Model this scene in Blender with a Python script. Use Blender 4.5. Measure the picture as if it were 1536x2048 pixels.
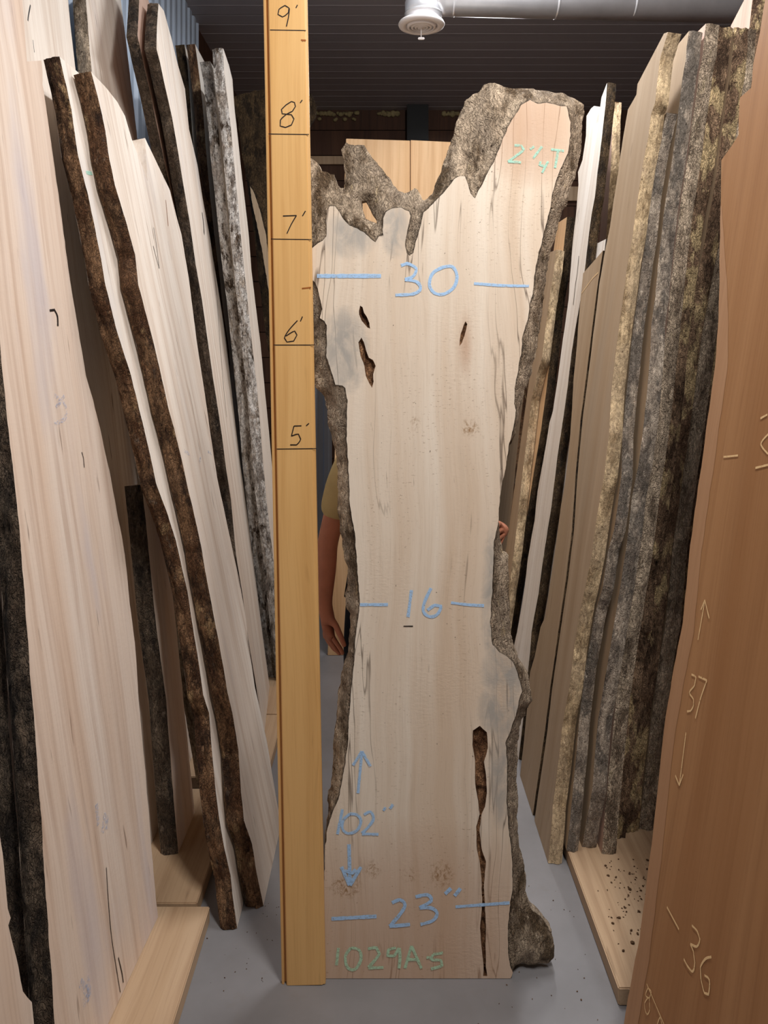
import bpy, bmesh, math, random
import numpy as np
from mathutils import Vector, Matrix, noise
from mathutils.geometry import tessellate_polygon, delaunay_2d_cdt

for o in list(bpy.data.objects):
    bpy.data.objects.remove(o)
scn = bpy.context.scene
COL = scn.collection
random.seed(7)

# ------------------------------------------------------------------ camera
F, CX, HY, H = 1540.0, 768.0, 700.0, 1.825      # focal px, principal point px, eye height m
cam = bpy.data.cameras.new('camera')
cam.sensor_fit = 'VERTICAL'
cam.sensor_height = 36.0
cam.lens = F / 2048.0 * 36.0
cam.shift_y = -(1024 - HY) / 2048.0
cam.clip_start = 0.05
cam_o = bpy.data.objects.new('camera', cam)
cam_o.location = (0, 0, H)
cam_o.rotation_euler = (math.radians(90), 0, 0)
COL.objects.link(cam_o)
scn.camera = cam_o

# ------------------------------------------------------------------ world, lights, exposure
w = bpy.data.worlds.new('world')
scn.world = w
w.use_nodes = True
w.node_tree.nodes['Background'].inputs[0].default_value = (0.95, 0.93, 0.92, 1)
w.node_tree.nodes['Background'].inputs[1].default_value = 0.032

def area(name, loc, sx, sy, power, col, rot=(0, 0, 0)):
    l = bpy.data.lights.new(name, 'AREA')
    l.shape = 'RECTANGLE'
    l.size, l.size_y = sx, sy
    l.energy = power
    l.color = col
    o = bpy.data.objects.new(name, l)
    o.location = loc
    o.rotation_euler = rot
    COL.objects.link(o)
    return o

area('strip_light_near', (0.70, 0.70, 3.9), 0.16, 1.3, 86, (1.0, 0.97, 0.935), (math.radians(38), 0, 0))
area('strip_light_far', (0.60, 3.35, 4.05), 0.16, 1.3, 50, (0.97, 0.98, 1.0))
area('strip_light_back', (0.95, 6.2, 3.97), 0.16, 1.3, 22, (0.97, 0.98, 1.0))

scn.view_settings.view_transform = 'Standard'
scn.view_settings.look = 'None'
scn.view_settings.exposure = 0.2
scn.view_settings.gamma = 1.0
scn.view_settings.use_curve_mapping = False

# ------------------------------------------------------------------ helpers
def S2L(c):
    return tuple(((x / 255) / 12.92 if x / 255 < 0.04045 else ((x / 255 + 0.055) / 1.055) ** 2.4) for x in c) + (1,)

def tag(o, label=None, cat=None, group=None, kind=None):
    if label: o['label'] = label
    if cat: o['category'] = cat
    if group: o['group'] = group
    if kind: o['kind'] = kind
    return o

def empty(name, M=None, loc=None):
    o = bpy.data.objects.new(name, None)
    o.empty_display_size = 0.1
    COL.objects.link(o)
    if M is not None: o.matrix_world = M
    if loc is not None: o.location = loc
    return o

def obj(name, verts, faces, mat, parent=None, smooth=False, attrs=None):
    me = bpy.data.meshes.new(name)
    me.from_pydata(verts, [], faces)
    me.materials.append(mat)
    if smooth:
        me.polygons.foreach_set('use_smooth', [True] * len(me.polygons))
    if attrs:
        for an, vals in attrs.items():
            a = me.attributes.new(an, 'FLOAT', 'POINT')
            a.data.foreach_set('value', vals)
    me.update()
    o = bpy.data.objects.new(name, me)
    COL.objects.link(o)
    if parent: o.parent = parent
    return o

def from_bm(name, bm, mat, parent=None, smooth=False):
    me = bpy.data.meshes.new(name)
    bm.to_mesh(me)
    bm.free()
    me.materials.append(mat)
    if smooth:
        me.polygons.foreach_set('use_smooth', [True] * len(me.polygons))
    o = bpy.data.objects.new(name, me)
    COL.objects.link(o)
    if parent: o.parent = parent
    return o

def box_bm(bm, x0, x1, y0, y1, z0, z1, bev=0.0):
    vs = [bm.verts.new(p) for p in ((x0, y0, z0), (x1, y0, z0), (x1, y1, z0), (x0, y1, z0),
                                    (x0, y0, z1), (x1, y0, z1), (x1, y1, z1), (x0, y1, z1))]
    fs = [bm.faces.new([vs[i] for i in f]) for f in ((3, 2, 1, 0), (4, 5, 6, 7), (0, 1, 5, 4), (1, 2, 6, 5), (2, 3, 7, 6), (3, 0, 4, 7))]
    if bev:
        es = list({e for f in fs for e in f.edges})
        bmesh.ops.bevel(bm, geom=es, offset=bev, segments=2, affect='EDGES')

def box(name, dims, mat, parent=None, bev=0.003):
    bm = bmesh.new()
    box_bm(bm, *dims, bev=bev)
    return from_bm(name, bm, mat, parent)

def tube(bm, pts, r, seg=16, cap=True):
    pts = [Vector(p) for p in pts]
    rings = []
    rr = r if isinstance(r, (list, tuple)) else [r] * len(pts)
    up = Vector((0.13, 0.31, 0.94))
    for i, p in enumerate(pts):
        d = (pts[min(i + 1, len(pts) - 1)] - pts[max(i - 1, 0)]).normalized()
        a = d.cross(up)
        if a.length < 1e-4: a = d.cross(Vector((1, 0, 0)))
        a.normalize()
        b = d.cross(a)
        rings.append([bm.verts.new(p + rr[i] * (math.cos(t) * a + math.sin(t) * b)) for t in [2 * math.pi * k / seg for k in range(seg)]])
    for i in range(len(rings) - 1):
        for k in range(seg):
            bm.faces.new((rings[i][k], rings[i][(k + 1) % seg], rings[i + 1][(k + 1) % seg], rings[i + 1][k]))
    if cap:
        bm.faces.new(rings[0][::-1])
        bm.faces.new(rings[-1])

def lathe(bm, prof, seg=40, c=(0, 0, 0)):
    rings = []
    for r, z in prof:
        rings.append([bm.verts.new((c[0] + r * math.cos(2 * math.pi * k / seg), c[1] + r * math.sin(2 * math.pi * k / seg), c[2] + z)) for k in range(seg)])
    for i in range(len(rings) - 1):
        for k in range(seg):
            bm.faces.new((rings[i][k], rings[i][(k + 1) % seg], rings[i + 1][(k + 1) % seg], rings[i + 1][k]))

def P(u, v, d):
    return Vector(((u - CX) * d / F, d, H - (v - HY) * d / F))

# ------------------------------------------------------------------ materials
class NT:
    def __init__(s, name):
        s.m = bpy.data.materials.new(name)
        s.m.use_nodes = True
        s.t = s.m.node_tree
        s.b = s.t.nodes['Principled BSDF']
        s.out = s.t.nodes['Material Output']
    def n(s, typ, **kw):
        x = s.t.nodes.new(typ)
        for k, v in kw.items():
            setattr(x, k, v)
        return x
    def l(s, a, b):
        s.t.links.new(a, b)
    def coords(s, rnd=True):
        tc = s.n('ShaderNodeTexCoord')
        if not rnd:
            return tc.outputs['Object']
        oi = s.n('ShaderNodeObjectInfo')
        mul = s.n('ShaderNodeMath', operation='MULTIPLY')
        mul.inputs[1].default_value = 37.0
        s.l(oi.outputs['Random'], mul.inputs[0])
        add = s.n('ShaderNodeVectorMath', operation='ADD')
        s.l(tc.outputs['Object'], add.inputs[0])
        s.l(mul.outputs[0], add.inputs[1])
        return add.outputs[0]
    def noise(s, co, scale, detail=4, rough=0.55, dist=0.0):
        mp = s.n('ShaderNodeMapping')
        mp.inputs['Scale'].default_value = scale
        s.l(co, mp.inputs[0])
        x = s.n('ShaderNodeTexNoise')
        x.inputs['Scale'].default_value = 1.0
        x.inputs['Detail'].default_value = detail
        x.inputs['Roughness'].default_value = rough
        x.inputs['Distortion'].default_value = dist
        s.l(mp.outputs[0], x.inputs['Vector'])
        return x.outputs['Fac']
    def ramp(s, fac, stops):
        r = s.n('ShaderNodeValToRGB')
        el = r.color_ramp.elements
        while len(el) < len(stops): el.new(0.5)
        for e, (p, c) in zip(el, stops):
            e.position = p
            e.color = c if len(c) == 4 else (*c, 1)
        s.l(fac, r.inputs[0])
        return r.outputs[0]
    def g(s, fac, a, b):
        return s.ramp(fac, [(a, (0, 0, 0, 1)), (b, (1, 1, 1, 1))])
    def mix(s, fac, a, b, typ='MIX'):
        x = s.n('ShaderNodeMix', data_type='RGBA', blend_type=typ)
        for sock, val in ((x.inputs[0], fac), (x.inputs[6], a), (x.inputs[7], b)):
            if isinstance(val, (int, float)): sock.default_value = val
            elif isinstance(val, tuple): sock.default_value = val
            else: s.l(val, sock)
        return x.outputs[2]
    def math(s, op, a, b=0.0):
        x = s.n('ShaderNodeMath', operation=op)
        for sock, val in ((x.inputs[0], a), (x.inputs[1], b)):
            if isinstance(val, (int, float)): sock.default_value = val
            else: s.l(val, sock)
        return x.outputs[0]
    def attr(s, name):
        a = s.n('ShaderNodeAttribute')
        a.attribute_name = name
        return a.outputs['Fac']
    def bump(s, h, strength=0.3, dist=0.01):
        b = s.n('ShaderNodeBump')
        b.inputs['Strength'].default_value = strength
        b.inputs['Distance'].default_value = dist
        s.l(h, b.inputs['Height'])
        s.l(b.outputs[0], s.b.inputs['Normal'])
    def base(s, col, rough=0.7, spec=0.3):
        if isinstance(col, tuple): s.b.inputs['Base Color'].default_value = col
        else: s.l(col, s.b.inputs['Base Color'])
        s.b.inputs['Roughness'].default_value = rough
        s.b.inputs['Specular IOR Level'].default_value = spec
        return s.m

def wood(name, light, mid, dark, streak=0.6, fleck=0.5, stain=None, saw=0.15, spec=0.25, rough=0.62, sap=None):
    n = NT(name)
    co = n.coords()
    # bend the grain a little
    warp = n.noise(co, (2.2, 2.2, 0.7), 2)
    wv = n.n('ShaderNodeCombineXYZ')
    n.l(n.math('MULTIPLY', n.math('SUBTRACT', warp, 0.5), 0.10), wv.inputs[0])
    va = n.n('ShaderNodeVectorMath', operation='ADD')
    n.l(co, va.inputs[0]); n.l(wv.outputs[0], va.inputs[1])
    c2 = va.outputs[0]
    broad = n.noise(c2, (7, 7, 0.35), 3)
    med = n.noise(c2, (30, 30, 0.8), 4, 0.6)
    fine = n.noise(c2, (160, 160, 3.5), 3, 0.6)
    col = n.mix(n.g(broad, 0.32, 0.68), light, mid)
    col = n.mix(n.math('MULTIPLY', n.g(med, 0.48, 0.72), streak), col, dark)
    col = n.mix(n.math('MULTIPLY', n.g(fine, 0.5, 0.8), 0.35), col, dark)
    fl = n.noise(c2, (55, 55, 5), 2, 0.5)
    flk = n.g(fl, 0.70, 0.76)
    col = n.mix(n.math('MULTIPLY', flk, fleck), col, (dark[0] * .35, dark[1] * .3, dark[2] * .28, 1))
    if stain:
        st = n.noise(co, (4.5, 4.5, 0.9), 3)
        col = n.mix(n.math('MULTIPLY', n.g(st, 0.58, 0.72), 0.6), col, stain)
    if sap:
        a = n.attr('sap')
        col = n.mix(a, col, sap)
    sawn = n.noise(co, (40, 40, 90), 3)
    hgt = n.math('ADD', n.math('MULTIPLY', fine, 0.5), n.math('MULTIPLY', sawn, 0.5))
    n.bump(hgt, saw, 0.006)
    return n.base(col, rough, spec)

def bark(name, c1, c2, c3, lichen=None, lich=(0.58, 0.66), scale=1.0, bump=0.9, patch=None, pth=(0.6, 0.66)):
    n = NT(name)
    co = n.coords()
    a = n.noise(co, (20 * scale, 20 * scale, 7 * scale), 8, 0.68)
    b = n.noise(co, (120, 120, 60), 4, 0.7)
    m = n.noise(co, (9, 9, 4.5), 6, 0.62)
    vor = n.n('ShaderNodeTexVoronoi', feature='DISTANCE_TO_EDGE')
    mp = n.n('ShaderNodeMapping')
    mp.inputs['Scale'].default_value = (34 * scale, 34 * scale, 7 * scale)
    dn = n.n('ShaderNodeTexNoise'); dn.inputs['Scale'].default_value = 9; dn.inputs['Detail'].default_value = 5
    n.l(co, dn.inputs['Vector'])
    mx = n.n('ShaderNodeMix', data_type='VECTOR'); mx.inputs[0].default_value = 0.12
    n.l(co, mx.inputs[4]); n.l(dn.outputs['Color'], mx.inputs[5])
    n.l(mx.outputs[1], mp.inputs[0]); n.l(mp.outputs[0], vor.inputs['Vector'])
    crack = n.g(vor.outputs['Distance'], 0.0, 0.12)
    col = n.mix(n.g(a, 0.42, 0.58), tuple(x * .72 for x in c1[:3]) + (1,), tuple(min(1, x * 1.18) for x in c2[:3]) + (1,))
    col = n.mix(n.math('MULTIPLY', n.g(m, 0.48, 0.56), 0.7), col, c3)
    if patch:
        pn = n.noise(co, (11, 11, 5.5), 6, 0.6)
        col = n.mix(n.g(pn, *pth), col, patch)
    if lichen:
        ln = n.noise(co, (30, 30, 12), 7, 0.7)
        col = n.mix(n.g(ln, *lich), col, lichen)
    dk = n.mix(n.g(b, 0.38, 0.66), (0.5, 0.48, 0.46, 1), (1.3, 1.28, 1.26, 1))
    col = n.mix(0.75, col, dk, 'MULTIPLY')
    hole = n.g(n.noise(co, (75, 75, 55), 2), 0.70, 0.74)
    col = n.mix(n.math('MULTIPLY', hole, 0.8), col, (c1[0] * .2, c1[1] * .18, c1[2] * .16, 1))
    dash = n.g(n.noise(co, (34, 34, 95), 3, 0.55), 0.655, 0.70)
    col = n.mix(n.math('MULTIPLY', dash, 0.65), col, (c1[0] * .3, c1[1] * .27, c1[2] * .25, 1))
    pale_ = n.g(n.noise(co, (48, 48, 30), 4, 0.6), 0.63, 0.72)
    col = n.mix(n.math('MULTIPLY', pale_, 0.7), col, tuple(min(1, x * 1.5 + .03) for x in c2[:3]) + (1,))
    col = n.mix(n.attr('rim'), col, (.018, .013, .009, 1))
    col = n.mix(0.22, col, n.mix(crack, (0.1, 0.09, 0.08, 1), (1, 1, 1, 1)), 'MULTIPLY')
    hgt = n.math('ADD', a, n.math('ADD', n.math('MULTIPLY', crack, 0.22), n.math('MULTIPLY', b, 0.25)))
    n.bump(hgt, bump, 0.03)
    return n.base(col, 0.85, 0.2)

def plain(name, col, rough=0.6, spec=0.4, metal=0.0, var=0.0, vs=(8, 8, 8)):
    n = NT(name)
    c = col
    if var:
        co = n.coords()
        x = n.noise(co, vs, 5, 0.6)
        c = n.mix(n.g(x, 0.3, 0.7), tuple(k * (1 - var) for k in col[:3]) + (1,), tuple(min(1, k * (1 + var)) for k in col[:3]) + (1,))
    n.b.inputs['Metallic'].default_value = metal
    return n.base(c, rough, spec)

def chalk(name, col, lo=0.38, hi=0.5, most=0.9):
    n = NT(name)
    co = n.coords(False)
    x = n.noise(co, (120, 120, 150), 6, 0.75)
    n.base(col, 0.95, 0.05)
    tr = n.n('ShaderNodeBsdfTransparent')
    ms = n.n('ShaderNodeMixShader')
    n.l(n.math('MULTIPLY', n.g(x, lo, hi), most), ms.inputs[0])
    n.l(tr.outputs[0], ms.inputs[1]); n.l(n.b.outputs[0], ms.inputs[2])
    n.l(ms.outputs[0], n.out.inputs['Surface'])
    return n.m

M = {}
M['maple'] = wood('pale_wood', S2L((232, 216, 202)), S2L((222, 198, 178)), S2L((176, 142, 118)), 0.5, 0.55, stain=S2L((196, 186, 190)))
M['maple2'] = wood('pale_streaked_wood', S2L((240, 232, 222)), S2L((226, 212, 198)), S2L((176, 148, 124)), 0.5, 0.8, stain=S2L((198, 190, 188)))
M['white'] = wood('bleached_wood', S2L((238, 232, 224)), S2L((222, 212, 200)), S2L((186, 168, 150)), 0.45, 0.5)
M['tan'] = wood('tan_wood', S2L((178, 157, 132)), S2L((164, 141, 114)), S2L((128, 102, 76)), 0.25, 0.4, stain=S2L((160, 144, 124)), saw=.06)
M['pink'] = wood('pinkish_wood', S2L((196, 168, 152)), S2L((180, 150, 134)), S2L((138, 108, 92)), 0.4, 0.3)
M['cherry'] = wood('brown_wood', S2L((170, 126, 86)), S2L((154, 109, 70)), S2L((126, 83, 49)), 0.3, 0.1, saw=0.03)
M['sapwood'] = wood('pale_sapwood', S2L((180, 140, 106)), S2L((168, 126, 92)), S2L((146, 104, 72)), 0.2, 0.05, saw=0.03)
M['pine'] = wood('plank_wood', S2L((196, 168, 138)), S2L((180, 150, 118)), S2L((142, 110, 82)), 0.5, 0.3)
M['yellow'] = wood('yellow_board_wood', S2L((228, 184, 122)), S2L((216, 168, 104)), S2L((186, 132, 70)), 0.35, 0.12, saw=0.02, spec=0.5, rough=0.38)
M['backboard'] = wood('blond_board_wood', S2L((224, 190, 150)), S2L((210, 170, 126)), S2L((176, 132, 88)), 0.5, 0.1)
M['darkwood'] = wood('dark_wall_wood', S2L((92, 62, 44)), S2L((74, 48, 34)), S2L((40, 26, 20)), 0.6, 0.3)
M['bark_brown'] = bark('brown_bark', S2L((84, 60, 44)), S2L((142, 110, 82)), S2L((104, 72, 50)), patch=S2L((182, 152, 114)), pth=(0.6, 0.66), lichen=S2L((124, 112, 100)), lich=(0.6, 0.7))
M['bark_dark'] = bark('dark_bark', S2L((78, 68, 60)), S2L((120, 104, 88)), S2L((92, 76, 62)), lichen=S2L((140, 122, 92)), lich=(0.66, 0.74))
M['bark_white'] = bark('white_mottled_bark', S2L((96, 78, 62)), S2L((196, 184, 172)), S2L((186, 178, 172)), lichen=S2L((244, 240, 236)), lich=(0.46, 0.54), scale=1.3)
M['bark_grey'] = bark('grey_bark', S2L((156, 136, 116)), S2L((212, 192, 168)), S2L((194, 174, 152)), lichen=S2L((188, 170, 140)), lich=(0.6, 0.68))
M['bark_ochre'] = bark('ochre_patched_bark', S2L((112, 88, 70)), S2L((166, 138, 112)), S2L((140, 112, 90)), patch=S2L((218, 192, 148)), pth=(0.52, 0.57))
M['bark_blue'] = bark('blue_grey_patched_bark', S2L((132, 120, 110)), S2L((184, 170, 154)), S2L((156, 142, 128)), patch=S2L((124, 115, 106)), pth=(0.5, 0.55), bump=0.6)
M['bark_tan'] = bark('tan_peeled_edge', S2L((178, 152, 118)), S2L((208, 184, 148)), S2L((190, 168, 138)), bump=0.4, lichen=S2L((150, 130, 112)), lich=(0.63, 0.72))
M['bark_slab'] = bark('grey_brown_bark', S2L((126, 106, 84)), S2L((190, 172, 150)), S2L((166, 150, 132)), lichen=S2L((222, 200, 160)), lich=(0.62, 0.72), scale=0.9, bump=0.7)
M['bark_moss'] = bark('deep_brown_bark', S2L((58, 46, 34)), S2L((92, 74, 52)), S2L((78, 62, 44)), lichen=S2L((150, 136, 106)), lich=(0.64, 0.72))
M['rot'] = bark('rotten_wood', S2L((124, 84, 56)), S2L((186, 140, 102)), S2L((108, 70, 46)), scale=1.6)
M['chalk_blue'] = chalk('blue_chalk', S2L((176, 212, 250)), 0.24, 0.5, .92)
M['chalk_faint'] = chalk('faint_blue_chalk', S2L((176, 194, 226)), 0.44, 0.68, .7)
M['chalk_green'] = chalk('green_chalk', S2L((190, 224, 192)), 0.24, 0.55, .95)
M['chalk_teal'] = chalk('pale_teal_chalk', S2L((176, 226, 208)), 0.28, 0.55, .9)
M['chalk_cream'] = chalk('cream_chalk', S2L((236, 202, 152)), 0.26, 0.46)
M['ink'] = plain('black_ink', S2L((34, 26, 24)), 0.5, 0.3)
M['knot'] = plain('orange_knot', S2L((150, 84, 30)), 0.5, 0.3, var=0.3, vs=(60, 60, 160))

# face of the big slab: cream, with grey stained burl, pinkish base with shade painted in, saw chatter
n = NT('spalted_slab_wood')
co = n.coords(False)
warp = n.noise(co, (3, 3, 1.2), 2)
wv = n.n('ShaderNodeCombineXYZ')
n.l(n.math('MULTIPLY', n.math('SUBTRACT', warp, 0.5), 0.12), wv.inputs[0])
va = n.n('ShaderNodeVectorMath', operation='ADD')
n.l(co, va.inputs[0]); n.l(wv.outputs[0], va.inputs[1])
c2 = va.outputs[0]
broad = n.noise(c2, (9, 9, 0.5), 3)
med = n.noise(c2, (36, 36, 1.1), 5, 0.62)
fine = n.noise(c2, (150, 150, 7), 4, 0.65)
col = n.mix(n.g(broad, 0.35, 0.65), S2L((236, 223, 206)), S2L((218, 196, 172)))
col = n.mix(n.math('MULTIPLY', n.g(med, 0.5, 0.75), 0.28), col, S2L((186, 158, 128)))
col = n.mix(n.math('MULTIPLY', n.g(fine, 0.54, 0.82), 0.22), col, S2L((150, 124, 100)))
tear = n.noise(co, (75, 75, 190), 3, 0.6)
tband = n.g(n.noise(c2, (14, 14, 1.6), 3), 0.46, 0.62)
col = n.mix(n.math('MULTIPLY', n.math('MULTIPLY', n.g(tear, 0.60, 0.68), tband), 0.55), col, S2L((140, 108, 78)))
dots = n.noise(co, (95, 95, 80), 2, 0.5)
col = n.mix(n.math('MULTIPLY', n.g(dots, 0.735, 0.765), 0.85), col, S2L((66, 46, 34)))
sp = n.noise(c2, (70, 70, 6), 3, 0.6)
col = n.mix(n.math('MULTIPLY', n.g(sp, 0.69, 0.75), 0.6), col, S2L((92, 70, 54)))
line = n.noise(c2, (16, 16, 0.9), 3, 0.5)
ln = n.math('SUBTRACT', 1.0, n.math('MULTIPLY', n.math('ABSOLUTE', n.math('SUBTRACT', line, 0.44)), 90.0))
edge_zone = n.attr('edge')
col = n.mix(n.math('MULTIPLY', n.math('MAXIMUM', ln, 0.0), n.math('MULTIPLY', edge_zone, 0.8)), col, S2L((84, 66, 52)))
col = n.mix(n.math('MULTIPLY', n.attr('pink'), 0.65), col, S2L((188, 150, 122)))  # wood's own pinkish brown; at the foot its darker tone also paints in shade
gn = n.noise(co, (22, 22, 14), 4, 0.6, 0.6)
col = n.mix(n.math('MULTIPLY', n.attr('grey'), n.g(gn, 0.25, 0.6)), col, S2L((172, 166, 158)))
kn = n.noise(co, (90, 90, 70), 4, 0.7, 0.8)
col = n.mix(n.math('MULTIPLY', n.attr('knot'), n.g(kn, 0.45, 0.65)), col, S2L((150, 112, 72)))
chat = n.noise(co, (60, 60, 120), 4, 0.65)
cm = n.g(n.noise(co, (6, 6, 3), 3), 0.45, 0.65)
n.bump(n.math('ADD', n.math('MULTIPLY', fine, 0.6), n.math('MULTIPLY', chat, cm)), 0.22, 0.006)
M['slab'] = n.base(col, 0.7, 0.2)

# painted concrete floor
n = NT('grey_painted_floor')
co = n.coords(False)
a = n.noise(co, (2.2, 2.2, 2.2), 5, 0.6)
b = n.noise(co, (40, 40, 40), 3, 0.6)
col = n.mix(n.g(a, 0.3, 0.7), S2L((118, 116, 117)), S2L((136, 134, 136)))
col = n.mix(n.math('MULTIPLY', n.g(n.noise(co, (9, 9, 9), 4, 0.6), 0.6, 0.75), 0.35), col, S2L((122, 114, 108)))
n.bump(b, 0.06, 0.004)
M['floor'] = n.base(col, 0.42, 0.4)

n = NT('grey_ceiling_panel')
co = n.coords(False)
a = n.noise(co, (0.5, 30, 30), 3)
col = n.mix(n.g(a, 0.3, 0.7), S2L((168, 162, 164)), S2L((178, 172, 174)))
M['ceiling'] = n.base(col, 0.45, 0.4)
M['joint'] = plain('ceiling_joint', S2L((200, 198, 200)), 0.35, 0.5)
M['steel_wall'] = plain('pale_blue_steel', S2L((186, 202, 222)), 0.4, 0.5)
M['black'] = plain('black_steel', S2L((16, 16, 17)), 0.5, 0.3)
M['duct'] = plain('galvanised_steel', (0.66, 0.67, 0.70, 1), 0.3, 0.6, metal=0.5, var=0.12, vs=(5, 5, 5))
M['vent'] = plain('white_vent_enamel', S2L((226, 220, 218)), 0.4, 0.5)
M['dark'] = plain('dark_gap', S2L((24, 22, 22)), 0.8, 0.1)
M['foam'] = plain('yellow_foam', S2L((150, 136, 100)), 0.9, 0.1, var=0.3, vs=(30, 30, 30))
M['skin'] = plain('skin', S2L((160, 102, 78)), 0.5, 0.4, var=0.12, vs=(20, 20, 20))
M['shirt'] = plain('khaki_cotton', S2L((168, 150, 108)), 0.9, 0.1, var=0.08, vs=(12, 12, 12))
M['denim'] = plain('dark_trousers', S2L((32, 36, 44)), 0.9, 0.1)
M['hair'] = plain('brown_hair', S2L((60, 44, 34)), 0.7, 0.3)
M['shoe'] = plain('black_shoe', S2L((24, 22, 22)), 0.6, 0.3)
M['crumb'] = plain('bark_crumb', S2L((88, 66, 48)), 0.9, 0.1, var=0.4, vs=(40, 40, 40))

# ------------------------------------------------------------------ structure
floor = obj('floor', [(-1.8, -1.5, 0), (3.1, -1.5, 0), (3.1, 7.7, 0), (-1.8, 7.7, 0)], [(0, 1, 2, 3)], M['floor'])
tag(floor, 'smooth grey painted concrete floor of the aisle', kind='structure')

ZC, XW, YB = 4.2, -1.35, 7.62
ceil = obj('ceiling', [(-1.8, -1.5, ZC + .03), (3.1, -1.5, ZC + .03), (3.1, 7.8, ZC + .03), (-1.8, 7.8, ZC + .03)], [(3, 2, 1, 0)], M['joint'])
tag(ceil, 'dark grey ribbed ceiling of long panels', kind='structure')
sp_ = 0.474
y = 5.46 - 13 * sp_
k = 0
pm = None
while y < YB:
    if pm is None:
        bm = bmesh.new()
        box_bm(bm, -1.8, 3.1, 0.004, sp_ - 0.004, ZC, ZC + .028, 0.003)
        for r in (0.16, 0.32):
            box_bm(bm, -1.8, 3.1, r, r + .012, ZC - .0012, ZC + .01)
        pm = from_bm('ceiling_panel', bm, M['ceiling'], ceil)
        pm.location.y = y
    else:
        c = pm.copy(); COL.objects.link(c); c.parent = ceil; c.location.y = y
    y += sp_

# corrugated steel wall behind the left stack
vs, fs = [], []
N = 560
for i in range(N):
    yy = -0.6 + i * (5.6 + 0.6) / (N - 1)
    ph = (yy / 0.125) % 1.0
    prof = 0.022 * min(1, max(0, (abs(ph - .5) - .17) / .09))
    vs += [(XW + prof - .02, yy, 0), (XW + prof - .02, yy, ZC)]
for i in range(N - 1):
    fs.append((2 * i, 2 * i + 1, 2 * i + 3, 2 * i + 2))
wl = obj('wall_left', vs, fs, M['steel_wall'])
tag(wl, 'pale blue corrugated steel wall behind the left slabs', kind='structure')
bm = bmesh.new(); box_bm(bm, XW - .06, XW - .022, 5.602, YB, 0, ZC)
tag(from_bm('wall_left_far', bm, M['darkwood']), 'dark wooden wall beyond the steel wall', kind='structure')
bm = bmesh.new(); box_bm(bm, 3.0, 3.04, -0.6, YB, 0, ZC)
tag(from_bm('wall_right', bm, M['darkwood']), 'wall behind the right slabs', kind='structure')
# back wall of dark boards
bw = obj('wall_back', [(-1.8, YB + .05, 0), (3.1, YB + .05, 0), (3.1, YB + .05, ZC), (-1.8, YB + .05, ZC)], [(0, 1, 2, 3)], M['dark'])
tag(bw, 'dark brown boarded back wall in shadow', kind='structure')
z = 0.0
first = None
while z < ZC - .05:
    if first is None:
        first = box('wall_board', (-1.8, 3.1, YB, YB + .04, 0.003, 0.247), M['darkwood'], bw)
        first.location.z = z
    else:
        c = first.copy(); COL.objects.link(c); c.parent = bw; c.location.z = z
    z += 0.25
# foam bead under the ceiling on the back wall
bm = bmesh.new()
x = -0.75
while x < 0.75:
    if noise.noise(Vector((x * 3.1, 0, 0))) > -0.28 and not (0.16 < x < 0.49):
        r = 0.010 + 0.014 * random.random()
        mt = Matrix.Translation((x, YB - .012, ZC - .03 - 0.02 * random.random() - (0.06 if random.random() < .06 else 0))) @ Matrix.Diagonal((1.5, .8, 1.0 + random.random() * .7, 1))
        bmesh.ops.create_icosphere(bm, subdivisions=1, radius=r, matrix=mt)
    x += 0.014
tag(from_bm('foam_bead', bm, M['foam'], None, True), 'yellowish foam bead along the top of the back wall', 'foam', kind='stuff')
box('steel_post', (0.222, 0.43, YB - .18, YB - .002, 3.0, ZC - .002), M['black'])
tag(bpy.data.objects['steel_post'], 'black steel beam end under the ceiling at the back', 'beam')
box('wooden_rail', (-1.25, 0.05, YB - .04, YB, 3.655, 3.735), M['pine'])
tag(bpy.data.objects['wooden_rail'], 'narrow wooden rail on the dark wall seen above the broken slab lobe', 'rail')
r2 = box('wooden_rail', (1.5, 2.3, YB - .04, YB, 3.295, 3.435), M['pine'])
tag(r2, 'short wooden rail between the big slab and the white split slab', 'rail')

# base planks under the stacks
def plank(name, dims, label, seams=()):
    root = empty(name, loc=(0, 0, 0))
    x0, x1, y0, y1, z0, z1 = dims
    ys = [y0] + list(seams) + [y1]
    for a, b in zip(ys[:-1], ys[1:]):
        p = box('plank_board', (x0, x1, a + .002, b - .002, z0, z1), M['pine'], root, 0.003)
        # grain runs along y for the planks
        me = p.data
        R = Matrix.Rotation(math.radians(90), 4, 'X')
        me.transform(R.inverted())
        p.matrix_local = R
    return tag(root, label, 'plank')
plank('base_plank', (-1.27, -.556, 0.9, 2.46, 0.0, .05), 'pale wooden base plank under the nearest left slab', seams=())
plank('base_plank', (-1.27, -.60, 2.47, 3.12, 0.0, .05), 'shaded wooden base plank behind the nearest left slab')
plank('base_plank', (-1.27, -.49, 3.2, 4.78, 0.0, .05), 'far left base plank glimpsed beside the measuring board', seams=(3.75, 4.3))
plank('base_plank', (.652, 1.6, 2.14, 3.3, 0.0, .05), 'dusty wooden base plank under the right hand slabs')

# ------------------------------------------------------------------ leaning slabs
def catmull(pts, step):
    out = []
    n_ = len(pts)
    for i in range(n_ - 1):
        p0, p1, p2, p3 = pts[max(i - 1, 0)], pts[i], pts[i + 1], pts[min(i + 2, n_ - 1)]
        L = (p2 - p1).length
        m = max(1, int(L / step))
        for j in range(m):
            t = j / m
            if L < 0.02:
                out.append(p1.lerp(p2, t)); continue
            out.append(0.5 * ((2 * p1) + (p2 - p0) * t + (2 * p0 - 5 * p1 + 4 * p2 - p3) * t * t + (3 * p1 - p0 - 3 * p2 + p3) * t ** 3))
    out.append(pts[-1].copy())
    return out

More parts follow.
